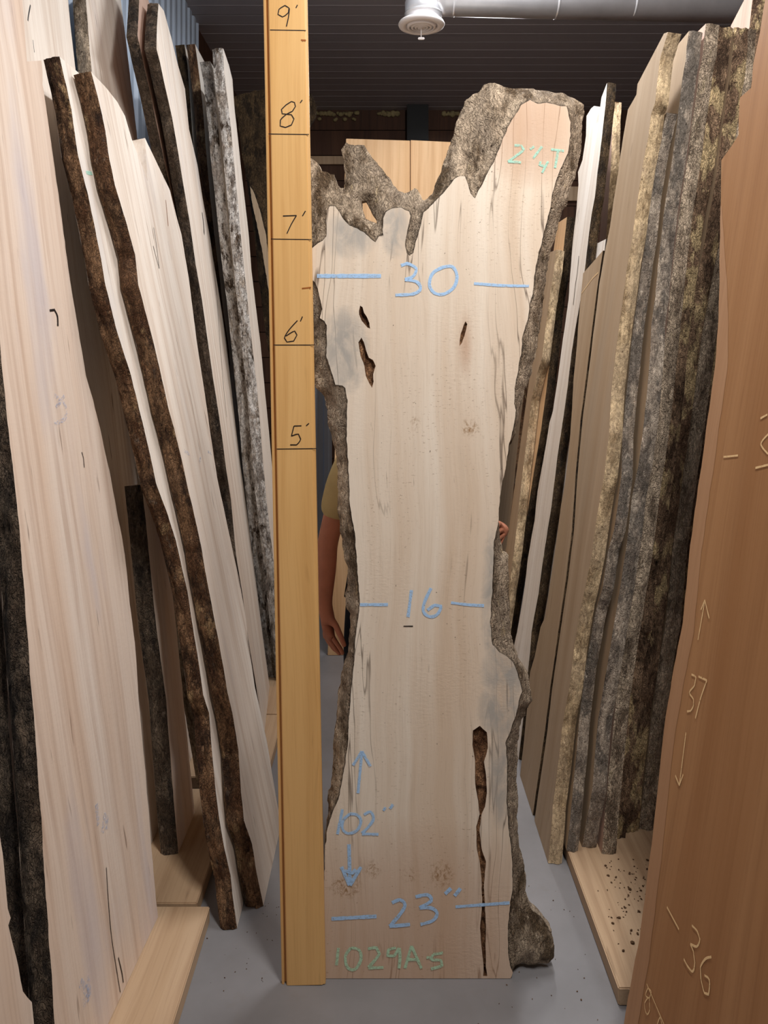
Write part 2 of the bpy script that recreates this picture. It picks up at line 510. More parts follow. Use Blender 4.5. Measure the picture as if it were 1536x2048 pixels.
def linres(pts, step):
    out = []
    for a, b in zip(pts[:-1], pts[1:]):
        m = max(1, int((b - a).length / step))
        for j in range(m): out.append(a.lerp(b, j / m))
    out.append(pts[-1].copy())
    return out

class Frame:
    """plane X = x0 + sk*z + m*(y-y0), sk<0 left stack, >0 right stack"""
    def __init__(s, side, x0, k, y0=2.5, m=0.0, zb=0.0):
        s.side, s.x0, s.sk, s.y0, s.m = side, x0, side * k, y0, m
        t = Vector((s.sk, 0, 1)).normalized()
        wd = Vector((m, 1, 0)); wd = (wd - wd.dot(t) * t).normalized()
        yl = t.cross(wd)
        s.O = Vector((x0 + s.sk * zb, y0, zb))
        s.M = Matrix((( wd.x, yl.x, t.x, s.O.x), (wd.y, yl.y, t.y, s.O.y), (wd.z, yl.z, t.z, s.O.z), (0, 0, 0, 1)))
        s.Mi = s.M.inverted()
        s.back = 1 if side < 0 else -1
    def pt(s, p):
        if p[0] == 'w':
            _, y, z = p
            W = Vector((s.x0 + s.sk * z + s.m * (y - s.y0), y, z))
        else:
            a, b = (p[0] - CX) / F, -(p[1] - HY) / F
            t = (s.x0 + s.sk * H - s.m * s.y0) / (a - s.sk * b - s.m)
            W = Vector((a * t, t, H + b * t))
        L = s.Mi @ W
        return Vector((L.x, L.z))

def clusters(strokes, gap=.013):
    gs = []
    for st in strokes:
        p_ = st[0] if isinstance(st, tuple) else st
        dense = linres([Vector(q) for q in p_], .006)
        hit = [g_ for g_ in gs if any((a - b).length < gap for a in dense for b in g_[1])]
        ng = [[st], list(dense)]
        for g_ in hit:
            ng[0] = g_[0] + ng[0]; ng[1] += g_[1]; gs.remove(g_)
        gs.append(ng)
    return [g_[0] for g_ in gs]

def ribbon_mesh(strokes, wid, to3, smooth=True, rag=0.12):
    vs, fs = [], []
    for si, st in enumerate(strokes):
        wd = wid
        if isinstance(st, tuple): st, wd = st
        pts = [Vector(p) for p in st]
        if smooth and len(pts) > 2: pts = catmull(pts, 0.006)
        else: pts = linres(pts, 0.006)
        pts2 = []
        for i, p in enumerate(pts):
            d = pts[min(i + 1, len(pts) - 1)] - pts[max(i - 1, 0)]
            if d.length < 1e-7: continue
            d.normalize()
            nrm = Vector((-d.y, d.x))
            ww = wd * 0.5 * (1 + rag * noise.noise(Vector((p.x * 90, p.y * 90, 1.3))) * 2)
            pts2.append((p + nrm * ww, p - nrm * ww))
        b = len(vs)
        for a, c in pts2:
            for e_ in (a, c):
                t3 = to3(e_)
                vs.append((t3[0], t3[1] * (1 + .22 * si), t3[2]))
        for i in range(len(pts2) - 1):
            fs.append((b + 2 * i, b + 2 * i + 1, b + 2 * i + 3, b + 2 * i + 2))
    return vs, fs

def edge_bark(name, curve, out2, T, back, mat, parent, bulge, seed, rough=0.006, cols=8, fix=None):
    """bark skin along a 2D edge curve; out2(i) outward 2D direction"""
    vs, fs = [], []
    n_ = len(curve)
    for i, p in enumerate(curve):
        o = out2[i]
        for j in range(cols + 1):
            f = j / cols
            q = Vector((p.x, p.y, seed)) * 1.0
            nz = noise.fractal(Vector((p.x * 9 + seed, p.y * 9, f * 2.2)), 0.8, 2.1, 4)
            nz2 = noise.noise(Vector((p.y * 42, f * 5 + seed, p.x * 42)))
            env = min(1, 4 * min(f, 1 - f) + 0.15)
            e = bulge * math.sin(math.pi * f) * (0.75 + 0.5 * noise.noise(Vector((p.y * 3, seed, 0)))) + rough * env * (nz * 1.0 + nz2 * 0.55)
            ty = T * f * 1.0 * back
            vs.append((p.x + o.x * e, ty + back * 0.002 * nz2 * env, p.y + o.y * e))
    c = cols + 1
    for i in range(n_ - 1):
        for j in range(cols):
            q = (i * c + j, i * c + j + 1, (i + 1) * c + j + 1, (i + 1) * c + j)
            fs.append(q)
    return obj(name, fix(vs) if fix else vs, fs, mat, parent, True)

def normals2(curve, inside):
    out = []
    for i, p in enumerate(curve):
        d = curve[min(i + 1, len(curve) - 1)] - curve[max(i - 1, 0)]
        nrm = Vector((d.y, -d.x))
        if nrm.length < 1e-6: nrm = Vector((1, 0))
        nrm.normalize()
        if (p + nrm * 0.01 - inside(p)).length < (p - nrm * 0.01 - inside(p)).length: nrm = -nrm
        out.append(nrm)
    return out

SID = [0]
def slab(label, fr, near, far, T, wmat, bmat, zb=0.0, top=(), top_bark=False, bulge=0.008, rough=0.006, group=None, name='wood_slab', sapw=0.0, fbark=None, marks=()):
    SID[0] += 1
    seed = SID[0] * 7.31
    root = empty(name, fr.M)
    nl = [fr.pt(p) for p in near]
    fl = [fr.pt(p) for p in far]
    tl = [fr.pt(p) for p in top]
    tb = (fr.Mi @ Vector((fr.x0 + fr.sk * zb, fr.y0, zb))).z
    for lst in (nl, fl):
        # end every edge exactly on the ground line
        while len(lst) > 2 and lst[-1].y < tb + 0.02: lst.pop()
        d = lst[-1] - lst[-2]
        s_end = lst[-1].x + (d.x / d.y * (tb - lst[-1].y) if abs(d.y) > 1e-4 else 0) * 0.6
        lst.append(Vector((s_end, tb)))
    def jit(c):
        for i, p in enumerate(c):
            if 0 < i < len(c) - 1:
                p.x += 0.0035 * noise.noise(Vector((p.y * 16, seed, p.x * 3))) + 0.0018 * noise.noise(Vector((p.y * 60, seed, 2)))
        return c
    nc = jit(linres(nl, 0.012))
    fc = jit(linres(fl, 0.02))
    tc = linres([nc[0]] + tl + [fc[0]], 0.02)
    outline = nc[::-1] + tc[1:-1] + fc            # bottom near -> top near -> top -> far top -> far bottom
    # wood core
    n_ = len(outline)
    vs = [(p.x, 0.0, p.y) for p in outline] + [(p.x, fr.back * T, p.y) for p in outline]
    tris = tessellate_polygon([[Vector((p.x, p.y, 0)) for p in outline]])
    fs = []
    for t in tris:
        fs.append(tuple(t)); fs.append(tuple(n_ + i for i in t[::-1]))
    nN, nT = len(nc), len(tc) - 2
    for i in range(n_):
        j = (i + 1) % n_
        if (nN - 1 <= i < nN + nT) or i == n_ - 1:
            fs.append((i, j, n_ + j, n_ + i))
    rz = fr.M[2]
    def clampz(vv):
        out = []
        for (a_, b_, c_) in vv:
            zw = rz[0] * a_ + rz[1] * b_ + rz[2] * c_ + rz[3]
            if zw < zb + .0015: c_ += (zb + .0015 - zw) / rz[2]
            out.append((a_, b_, c_))
        return out
    vs = clampz(vs)
    core = obj('sawn_core', vs, fs, wmat, root)
    cx = lambda p: Vector((sum(q.x for q in (nc[len(nc) // 2], fc[len(fc) // 2])) / 2, p.y))
    edge_bark('bark_edge', nc, normals2(nc, cx), T, fr.back, bmat, root, bulge, seed, rough, fix=clampz)
    edge_bark('bark_edge', fc, normals2(fc, cx), T, fr.back, fbark or bmat, root, 0.004, seed + 3, 0.003, 4, fix=clampz)
    if top_bark:
        mid = Vector((cx(tc[0]).x, min(p.y for p in tc) - 0.5))
        edge_bark('bark_edge', tc, normals2(tc, lambda p: mid), T, fr.back, bmat, root, 0.003, seed + 5, 0.004, 6)
    if sapw:
        vv, ff = [], []
        for i, p in enumerate([q for q in fc if q.y < 2.27]):
            ww = sapw * min(1, (2.3 - p.y) / .5) * (1 + .25 * noise.noise(Vector((p.y * 2.2, seed, 0))))
            vv += [(p.x, -fr.back * .0006, p.y), (p.x - ww, -fr.back * .0006, p.y)]
            if i: ff.append((2 * i - 2, 2 * i - 1, 2 * i + 1, 2 * i))
        obj('sapwood_band', clampz(vv), ff, M['sapwood'], root)
    for nm, strokes, wid, mt in marks:
        st = []
        for s_ in strokes:
            st.append([fr.pt(p) for p in s_])
        for cl in clusters(st):
            v2, f2 = ribbon_mesh(cl, wid, lambda q: (q.x, -fr.back * 0.0013, q.y))
            obj(nm, v2, f2, M[mt], root)
    tag(root, label, 'wood slab', group, 'thing')
    return root

LG, RG = 'slabs leaning on the left', 'slabs leaning on the right'
Lf = lambda *a, **k: Frame(-1, *a, **k)
Rf = lambda *a, **k: Frame(1, *a, **k)

# ---- left stack, near to far
slab('pale slab cut off at the bottom left corner, with a dark wavy edge', Lf(-.67, .135, 1.5, zb=.05),
     [('w', 1.12, 2.7), ('w', 1.12, .05)],
     [(-160, 100), (-110, 700), (-60, 1200), (-30, 1500), (0, 1665), (16, 1817), (22, 1835), (17, 1850), (31, 1914), (47, 1981), (64, 2004), (68, 2048), ('w', 1.62, .2), ('w', 1.62, .05)],
     .055, M['maple'], M['bark_dark'], .05, group=LG)
slab('widest pale slab of the left stack, nearest full one, with faint blue chalk smudges', Lf(-.70, .135, 2.41, .05, zb=.05),
     [(-55, -60), (-40, 150), (-20, 400), (-8, 560), (2, 700), (8, 778), (23, 919), (39, 1051), (47, 1169), (59, 1325), (64, 1400), (70, 1465), (82, 1641), (94, 1817), (105, 1973), (109, 2048)],
     [(83, 121), (86, 170), (100, 270), (117, 390), (140, 560), (162, 690), (172, 751), (187, 801), (203, 872), (219, 942), (234, 1024), (250, 1110), (260, 1208), (270, 1286), (277, 1400), (291, 1543), (303, 1700), (312, 1797), (316, 1834)],
     .058, M['maple'], M['bark_dark'], .05, top=[(40, -60), (54, 123)], group=LG, bulge=.012, rough=.01,
     marks=[('drying_crack', [[(212, 1735), (216, 1800), (222, 1870), (231, 1930), (240, 1985)]], .003, 'ink'), ('drying_crack', [[(236, 1915), (243, 1945), (246, 1965)]], .004, 'ink'),
            ('knot', [[(99, 621), (107, 620)], [(107, 618), (114, 632), (115, 652)]], .007, 'ink'), ('knot', [[(163, 904), (166, 915), (168, 935)]], .003, 'ink'),
            ('knot', [[(60, 10), (56, 32), (55, 42)]], .006, 'ink'), ('drying_crack', [[(65, 80), (68, 105)]], .003, 'ink'),
            ('chalk_smudge', [[(108, 790), (118, 800), (112, 815), (128, 792)], [(125, 800), (132, 820), (128, 838), (108, 848)]], .012, 'chalk_faint'),
            ('chalk_smudge', [[(192, 1608), (196, 1650)], [(210, 1625), (204, 1665)], [(214, 1630), (212, 1660)]], .018, 'chalk_faint'),
            ('chalk_smudge', [[(160, 1965), (178, 1990)], [(172, 1960), (178, 1985), (165, 2010)]], .022, 'chalk_faint')])
slab('tall pale slab rising behind the widest left slab, top out of view', Lf(-.83, .12, 2.9, zb=.05),
     [('w', 2.47, 3.35), ('w', 2.47, .05)], [(131, -60), (138, 20), (142, 60), (150, 130), ('w', 2.95, 2.2), ('w', 3.0, 1.8), ('w', 3.33, 1.4), ('w', 3.33, .05)],
     .055, M['maple2'], M['bark_dark'], .05, group=LG)
slab('tall pale slab with grey bark strip, behind the two brown barked left slabs', Lf(-.70, .16, 3.1, zb=.05),
     [(171, -25), (172, 0), (178, 80), (181, 120), (184, 150), ('w', 3.06, 2.3), ('w', 3.12, 1.0), ('w', 3.2, 0)],
     [(239, -25), (244, 20), (253, 90), (260, 150), (268, 220), (275, 280), ('w', 3.45, 2.2), ('w', 3.45, 0)],
     .055, M['maple2'], M['bark_slab'], .05, group=LG)
slab('short shaded slab with grey bark standing in the dark gap of the left stack', Lf(-.72, .10, 2.69, zb=.05),
     [('w', 2.72, 1.35), (312, 1250), (332, 1400), (344, 1560), (353, 1712)], [('w', 2.95, 1.32), ('w', 2.95, .05)],
     .062, M['maple'], M['bark_dark'], .05, group=LG)
slab('leftmost brown barked slab, its cut top level beside the widest slab', Lf(-.463, .205, 2.435),
     [(119, 113), (143, 219), (156, 312), (176, 390), (195, 480), (211, 570), (234, 664), (246, 700), (262, 751), (281, 829), (297, 895), (312, 966), (336, 1032), (352, 1083), (363, 1130), (375, 1184), (387, 1262), (395, 1309), (406, 1390), (418, 1426), (424, 1504), (430, 1567), (437, 1629), (449, 1700), (461, 1750), (467, 1805), (475, 1854)],
     [('w', 3.02, 2.77), ('w', 3.02, 0)],
     .052, M['maple2'], M['bark_brown'], 0, group=LG, bulge=.012, rough=.009,
     marks=[('chalk_smudge', [[(172, 345), (184, 347)]], .012, 'chalk_teal')])
slab('forked slab with brown bark and pale peeled patch, foremost on the left aisle side', Lf(-.395, .206, 2.527),
     [(182, 143), (195, 191), (211, 262), (219, 320), (230, 371), (250, 437), (270, 508), (277, 570), (289, 617), (309, 692), (324, 759), (336, 813), (348, 856), (363, 919), (375, 973), (391, 1040), (402, 1091), (410, 1141), (422, 1204), (434, 1266), (445, 1325), (454, 1380), (465, 1426), (477, 1504), (482, 1582), (488, 1641), (504, 1688), (512, 1739), (520, 1778), (527, 1812)],
     [(290, 276), (340, 381), (352, 430), (363, 469), (378, 560), (391, 664), (396, 700), (410, 790), (422, 876), (434, 954), (449, 1024), (465, 1098), (480, 1169), (492, 1239), (496, 1280), (510, 1375), (520, 1420), (533, 1477), (548, 1570), (553, 1700)],
     .058, M['maple2'], M['bark_brown'], 0, top=[(190, 152), (212, 175), (234, 203), (250, 232), (264, 280), (280, 320), (295, 363)], top_bark=False, group=LG, bulge=.012, rough=.010,
     marks=[('drying_crack', [[(331, 400), (333, 420), (336, 452)]], .004, 'knot'), ('drying_crack', [[(307, 455), (311, 480), (318, 536)]], .003, 'ink'), ('drying_crack', [[(306, 492), (312, 515), (318, 537)]], .004, 'ink'),
            ('chalk_smudge', [[(368, 902), (378, 908)], [(398, 925), (401, 915)], [(415, 903), (422, 908)]], .012, 'chalk_faint')])
slab('dark barked slab rising behind the forked slab, left of its twin', Lf(-.592, .14, 3.3, -.1, zb=.05),
     [(281, -60), (278, 10), (275, 72), (289, 137), (301, 187), (312, 242), (330, 330), (341, 380), ('w', 3.5, 1.6), ('w', 3.5, 0)],
     [('w', 3.8, 3.36), ('w', 3.8, 0)], .045, M['pink'], M['bark_dark'], .05, group=LG)
slab('pale slab with dark bark strip and slanting top against the steel wall', Lf(-.52, .14, 3.3, -.1, zb=.05),
     [(317, 7), (314, 50), (313, 98), (320, 125), (329, 168), (344, 234), (355, 297), (367, 371), (379, 441), (391, 527), (404, 600), (415, 678), (426, 756), (437, 825), (444, 873), (453, 942), (462, 1000), (472, 1110), (486, 1195), (496, 1276), (512, 1370), (528, 1470)],
     [(328, 22), (343, 77), (355, 127), (370, 178), (378, 258), (395, 330), (405, 395), (418, 464), (430, 540), (440, 600), (452, 678), (468, 825), (481, 932), (492, 1000), (503, 1098), (513, 1171), (525, 1269), (535, 1342), (540, 1390)],
     .048, M['maple2'], M['bark_dark'], .05, group=LG, bulge=.006,
     marks=[('drying_crack', [[(404, 425), (407, 450), (408, 468)]], .02, 'ink'), ('drying_crack', [[(395, 255), (399, 318), (408, 395), (419, 464), (428, 540), (433, 590)]], .008, 'ink'), ('drying_crack', [[(434, 600), (440, 690), (447, 776), (453, 834)]], .006, 'ink')])
slab('slab with dark brown bark, its top just right of the slant topped slab', Lf(-.717, .102, 4.4, zb=.05),
     [(390, 88), (396, 130), (401, 170), (407, 230), (412, 300), (420, 390), (430, 480), (440, 560), (446, 620), (458, 700), ('w', 4.4, 1.4), ('w', 4.4, .05)],
     [('w', 4.75, 3.55), ('w', 4.75, .05)], .05, M['white'], M['bark_brown'], .05, group=LG)
slab('dark brown slab top tucked deepest behind the slant topped left slab', Lf(-.80, .102, 4.4, zb=.05),
     [(369, 89), (375, 130), ('w', 4.4, 2.5), ('w', 4.4, .05)], [('w', 4.75, 3.55), ('w', 4.75, .05)], .055, M['white'], M['bark_moss'], .05, group=LG)
slab('slab with white mottled bark and grey rounded top, left of the measuring board', Lf(-.577, .1047, 4.11, zb=.05),
     [(420, 122), (428, 164), (432, 211), (437, 258), (442, 318), (450, 387), (457, 455), (466, 541), (474, 600), (483, 688), (491, 766), (499, 844), (505, 922), (513, 1000), (525, 1110), (535, 1195), (544, 1281), (552, 1342)],
     [('w', 4.7, 3.36), ('w', 4.7, .05)], .055, M['white'], M['bark_white'], .05, group=LG, rough=.012)
slab('narrow slab with brightest white mottled bark, next to the measuring board', Lf(-.515, .097, 4.05, zb=.05),
     [(446, 97), (448, 141), (452, 176), (458, 223), (462, 258), (469, 335), (476, 404), (481, 464), (488, 532), (495, 600), (503, 678), (513, 766), (519, 834), (525, 912), (533, 1000), (547, 1122), (560, 1240), (572, 1340)],
     [(447, 98), (458, 131), (465, 159), (467, 190), (470, 225), (473, 250), (481, 327), (490, 404), (497, 464), (503, 541), (510, 600), (521, 688), (530, 785), (538, 864), (544, 932), (560, 1100), (578, 1290)],
     .055, M['white'], M['bark_white'], .05, group=LG, rough=.012)

slab('dark barked slab edge wedged behind the widest left slab at the frame edge', Lf(-.795, .135, 2.0, .05, zb=.05),
     [(-60, 300), (-20, 760), (-6, 1000), (0, 1188), (12, 1325), (18, 1465), (35, 1660), (47, 1797), (62, 1996), (68, 2048)],
     [('w', 2.3, 2.6), ('w', 2.3, .05)], .06, M['maple'], M['bark_dark'], .05, group=LG)

# ---- right stack, near to far
CH = lambda name, s, w_=.0045: (name, s, w_, 'chalk_cream')
slab('large smooth brown slab at the right edge with cream chalk numbers', Rf(.58, .16, 1.9),
     [('w', 1.3, 3.0), ('w', 1.3, 0)],
     [(1534, -40), (1530, 0), (1519, 68), (1507, 127), (1502, 176), (1480, 195), (1477, 270), (1464, 291), (1443, 320), (1441, 400), (1440, 530), (1436, 660), (1430, 739), (1422, 791), (1412, 869), (1404, 933), (1397, 973), (1381, 1090), (1366, 1247), (1346, 1348), (1330, 1446), (1311, 1621), (1295, 1758), (1280, 1875), (1256, 1996), (1246, 2060)],
     .06, M['cherry'], M['bark_tan'], 0, group=RG, sapw=.075,
     marks=[CH('chalk_number', [[(1522, 837), (1536, 829)], [(1538, 868), (1523, 888), (1537, 908)], [(1540, 929), (1512, 936)]]),
            CH('chalk_dash', [[(1448, 914), (1477, 911)]]),
            CH('chalk_arrow', [[(1397, 1280), (1411, 1200)], [(1403, 1220), (1411, 1200)], [(1420, 1237), (1411, 1200)]]),
            CH('chalk_number', [[(1384, 1349), (1393, 1355), (1390, 1371), (1380, 1385), (1388, 1399), (1388, 1411), (1382, 1422), (1375, 1423)], [(1398, 1353), (1415, 1361)], [(1415, 1361), (1403, 1395), (1392, 1437)]]),
            CH('chalk_arrow', [[(1373, 1465), (1360, 1569)], [(1352, 1551), (1360, 1571)], [(1368, 1549), (1360, 1571)]]),
            CH('chalk_dash', [[(1335, 1814), (1359, 1859)]]),
            CH('chalk_number', [[(1385, 1851), (1396, 1863), (1401, 1878), (1395, 1893), (1382, 1888)], [(1382, 1888), (1388, 1902), (1391, 1925), (1387, 1943), (1377, 1933), (1369, 1918)], [(1424, 1914), (1412, 1918), (1402, 1935), (1403, 1957), (1410, 1986), (1418, 1989), (1420, 1960), (1410, 1951)]]),
            CH('chalk_number', [[(1297, 1976), (1292, 1990), (1300, 1996), (1304, 1984), (1297, 1976)], [(1297, 1996), (1290, 2009), (1295, 2029), (1301, 2019), (1300, 1998)], [(1295, 1968), (1330, 2050)], [(1316, 2050), (1322, 2035), (1326, 2050)]], .003)])
ra_far = [(1328, 67), (1275, 168), (1273, 189), (1256, 219), (1248, 264), (1240, 316), (1236, 348), (1227, 403), (1220, 454), (1210, 503), (1200, 560), (1190, 640), (1178, 740), (1165, 840), (1155, 950), (1148, 1060), (1136, 1158), (1122, 1255), (1105, 1372), (1095, 1460), (1081, 1557), (1072, 1640)]
slab('tan slab with yellow peeled edge, foremost of the right hand stack', Rf(.583, .14, 2.75),
     [(1336, 64), (1320, 117), (1314, 168), (1310, 207), (1302, 229), (1297, 273), (1285, 332), (1275, 400), (1264, 478), (1253, 543), (1245, 608), (1239, 647), (1232, 700), (1222, 791), (1218, 869), (1208, 954), (1197, 1012), (1190, 1060), (1183, 1110), (1169, 1183), (1163, 1206), (1155, 1255), (1147, 1304), (1142, 1353), (1132, 1411), (1125, 1450), (1120, 1499), (1114, 1547), (1106, 1606), (1102, 1665), (1094, 1723)],
     ra_far, .048, M['tan'], M['bark_tan'], 0, group=RG)
slab('tan slab with slanted top and faint chalk line, standing just beyond the yellow edged one', Rf(.583, .14, 3.1),
     [(1206, 501), (1197, 560), (1186, 640), (1174, 740), (1161, 840), (1151, 950), (1144, 1060), (1132, 1158), (1118, 1255), (1101, 1372), (1090, 1460), (1076, 1557), (1066, 1643)],
     [(1166, 547), (1162, 588), (1158, 634), (1152, 710), (1147, 759), (1144, 817), (1140, 876), (1132, 954), (1122, 1012), (1113, 1080), (1106, 1128), (1097, 1187), (1089, 1236), (1081, 1255), (1075, 1285), (1069, 1314), (1060, 1345), (1053, 1430), (1046, 1500), (1038, 1572)],
     .045, M['tan'], M['bark_moss'], 0, group=RG,
     marks=[('chalk_line', [[(1164, 586), (1186, 556)], [(1186, 556), (1197, 545)]], .004, 'chalk_cream')])
slab('low pale slab top peeking out above the slanted tan slab', Rf(.645, .14, 3.4),
     [(1212, 478), (1205, 530), ('w', 3.36, 1.5), ('w', 3.36, 0)], [(1194, 487), (1190, 528), ('w', 3.5, 1.5), ('w', 3.5, 0)],
     .042, M['white'], M['bark_dark'], 0, group=RG)
slab('pinkish slab squeezed between the white split slab and the tan one', Rf(.70, .14, 3.7),
     [(1227, 203), (1225, 240), (1222, 330), (1217, 400), (1213, 470), ('w', 3.68, 1.5), ('w', 3.68, .0)],
     [(1216, 222), (1209, 330), (1203, 420), (1198, 490), ('w', 3.85, 1.5), ('w', 3.85, .0)],
     .04, M['pink'], M['bark_tan'], 0, group=RG)
slab('bright white split slab with two jagged tips and dark bark, right of the big slab', Rf(.60, .14, 3.5),
     [(1214, 166), (1211, 210), (1207, 246), (1200, 308), (1195, 344), (1190, 393), (1183, 430), (1178, 466), (1171, 527), (1161, 600), (1152, 650), (1144, 700), (1136, 768), (1128, 827), (1122, 866), (1116, 905), (1110, 954), (1103, 1012), (1095, 1061), (1089, 1100), (1085, 1128), (1077, 1187), (1069, 1230), (1063, 1265), (1060, 1304), (1055, 1350), (1045, 1450), (1035, 1540)],
     [(1182, 217), (1173, 232), (1172, 271), (1165, 320), (1156, 344), (1157, 369), (1152, 430), (1146, 478), (1143, 515), (1137, 600), (1130, 650), (1123, 700), (1116, 755), (1106, 821), (1099, 846), (1091, 895), (1081, 950), (1075, 983), (1069, 1042), (1062, 1080), (1056, 1115), (1050, 1169), (1042, 1220), (1034, 1265), (1026, 1300), (1015, 1380), (1005, 1450)],
     .042, M['white'], M['bark_moss'], 0, top=[(1203, 195), (1195, 255), (1187, 292), (1185, 245), (1188, 212)], group=RG,
     marks=[('drying_crack', [[(1158, 512), (1155, 545), (1151, 572), (1147, 610)]], .006, 'ink')])
slab('narrow slab with tan edge and square top, close behind the big slab edge', Rf(.585, .14, 4.1),
     [(1112, 500), (1108, 541), (1100, 588), (1094, 631), (1089, 673), (1083, 720), (1075, 745), (1063, 798), (1054, 876), (1044, 954), (1036, 1032), (1028, 1100), ('w', 4.1, .4), ('w', 4.1, 0)],
     [('w', 4.35, 2.37), ('w', 4.3, 0)], .045, M['tan'], M['bark_tan'], 0, group=RG)
slab('slab with dark edge and cream top corner, beside the white split slab', Rf(.634, .14, 4.15),
     [(1134, 434), (1129, 480), (1122, 548), (1114, 595), (1107, 650), (1100, 720), (1090, 800), (1082, 860), ('w', 4.1, 1.2), ('w', 4.1, 0)],
     [('w', 4.4, 2.55), ('w', 4.4, 0)], .045, M['backboard'], M['bark_moss'], 0, group=RG)
slab('farthest right slab, a tan sliver seen past the narrow waist of the big slab', Rf(.655, .114, 4.6),
     [(1066, 660), (1052, 760), (1046, 800), (1038, 866), (1033, 915), (1025, 1000), (1016, 1071), (1010, 1115), ('w', 4.6, .2), ('w', 4.6, 0)],
     [('w', 5.0, 1.95), ('w', 5.0, 0)], .05, M['tan'], M['bark_brown'], 0, group=RG)
slab('slab edge with blue grey patch, second of the right hand stack', Rf(.64, .14, 2.8, zb=.05),
     [(1334, 225), (1316, 300), (1300, 400), (1292, 478), (1284, 530), (1277, 582), (1269, 634), (1266, 660), (1258, 738), (1251, 804), (1245, 869), (1243, 950), (1235, 1012), (1228, 1060), (1216, 1100), (1205, 1177), (1192, 1220), (1185, 1255), (1177, 1300), (1171, 1335), (1163, 1400), (1158, 1440), (1152, 1518), (1146, 1577), (1140, 1640), (1136, 1677)],
     [('w', 3.1, 2.65), ('w', 3.1, .05)], .04, M['tan'], M['bark_blue'], .05, group=RG)
slab('slab with grey bark and brown shaded face, third of the right hand stack', Rf(.70, .137, 2.75, zb=.05),
     [(1378, 62), (1373, 94), (1371, 121), (1365, 156), (1359, 205), (1353, 254), (1345, 312), (1338, 361), (1331, 400), (1323, 465), (1316, 530), (1310, 595), (1303, 647), (1300, 712), (1293, 798), (1284, 876), (1276, 934), (1264, 993), (1256, 1071), (1241, 1169), (1225, 1266), (1209, 1364), (1196, 1440), (1189, 1518), (1185, 1577), (1174, 1635), (1165, 1708)],
     [('w', 3.1, 2.96), ('w', 3.1, .05)], .05, M['tan'], M['bark_blue'], .05, group=RG, rough=.005)
slab('slab with pale grey bark and the higher square top, fourth of the right hand stack', Rf(.76, .137, 2.8, zb=.05),
     [(1412, 47), (1408, 78), (1406, 107), (1398, 146), (1392, 195), (1384, 244), (1377, 303), (1371, 342), (1362, 400), (1352, 478), (1343, 556), (1335, 640), (1326, 720), (1318, 800), (1305, 900), (1290, 1000), (1278, 1100), (1262, 1200), (1246, 1300), (1232, 1400), (1222, 1500), (1212, 1600), (1205, 1690)],
     [('w', 3.2, 3.02), ('w', 3.2, .05)], .05, M['pink'], M['bark_grey'], .05, group=RG, rough=.006)
slab('slab with reddish brown bark full of holes, fifth of the right hand stack', Rf(.815, .137, 2.85, zb=.05),
     [(1437, 53), (1431, 88), (1425, 137), (1418, 195), (1412, 244), (1404, 293), (1396, 352), (1386, 400), (1376, 460), (1366, 540), (1358, 600), (1346, 686), (1338, 790), (1326, 895), (1310, 1000), (1295, 1100), (1280, 1178), (1274, 1256), (1260, 1315), (1249, 1403), (1240, 1500), (1228, 1600), (1222, 1660)],
     [('w', 3.2, 3.03), ('w', 3.2, .05)], .055, M['pink'], M['bark_ochre'], .05, group=RG, rough=.015)
slab('slab with ochre patched bark, sixth of the right hand stack', Rf(.877, .137, 2.85, zb=.05),
     [(1468, 55), (1466, 98), (1462, 140), (1452, 200), (1444, 260), (1436, 330), (1424, 400), (1410, 480), (1390, 582), (1372, 686), (1360, 790), (1345, 895), (1330, 1000), (1315, 1100), (1308, 1178), (1297, 1256), (1290, 1315), (1276, 1403), (1262, 1520), (1250, 1640)],
     [('w', 3.2, 3.0), ('w', 3.2, .05)], .053, M['tan'], M['bark_ochre'], .05, group=RG, rough=.015)
slab('slab with dark grey bark, seventh of the right hand stack beside the brown one', Rf(.937, .137, 2.9, zb=.05),
     [(1484, 57), (1478, 130), (1470, 200), (1462, 270), (1450, 340), (1438, 420), (1424, 540), (1405, 660), (1392, 760), (1376, 880), (1358, 1000), (1345, 1100), (1338, 1178), (1330, 1256), (1318, 1320), (1305, 1420), (1290, 1550), (1280, 1640)],
     [('w', 3.2, 3.05), ('w', 3.2, .05)], .055, M['tan'], M['bark_grey'], .05, group=RG, rough=.015)
slab('tallest slab of the right hand stack, brown bark touching the frame top', Rf(1.0, .137, 3.0, zb=.05),
     [(1509, -40), (1505, 0), (1500, 49), (1494, 88), (1488, 137), (1480, 186), (1470, 250), (1460, 320), ('w', 2.95, 1.6), ('w', 2.95, .05)],
     [(1462, 51), ('w', 3.18, 1.5), ('w', 3.18, .05)], .06, M['pink'], M['bark_ochre'], .05, group=RG)

# ------------------------------------------------------------------ frontal slabs (outline + sawn face + bark relief)
def inpoly(P_, poly):
    """vectorised point in polygon: P_ (n,2), poly (m,2)"""
    x, y = P_[:, 0], P_[:, 1]
    c = np.zeros(len(P_), bool)
    pa = np.asarray(poly); pb_ = np.roll(pa, 1, 0)
    for (xi, yi), (xj, yj) in zip(pa, pb_):
        if yi == yj: continue
        k_ = ((yi > y) != (yj > y)) & (x < (xj - xi) * (y - yi) / (yj - yi) + xi)
        c ^= k_
    return c

def mindist(P_, Q):
    if len(Q) == 0: return np.full(len(P_), 9.0)
    Q = np.asarray(Q)
    out = np.empty(len(P_))
    for i in range(0, len(P_), 2000):
        p = P_[i:i + 2000]
        d2 = (p[:, None, 0] - Q[None, :, 0]) ** 2 + (p[:, None, 1] - Q[None, :, 1]) ** 2
        out[i:i + 2000] = np.sqrt(d2.min(1))
    return out

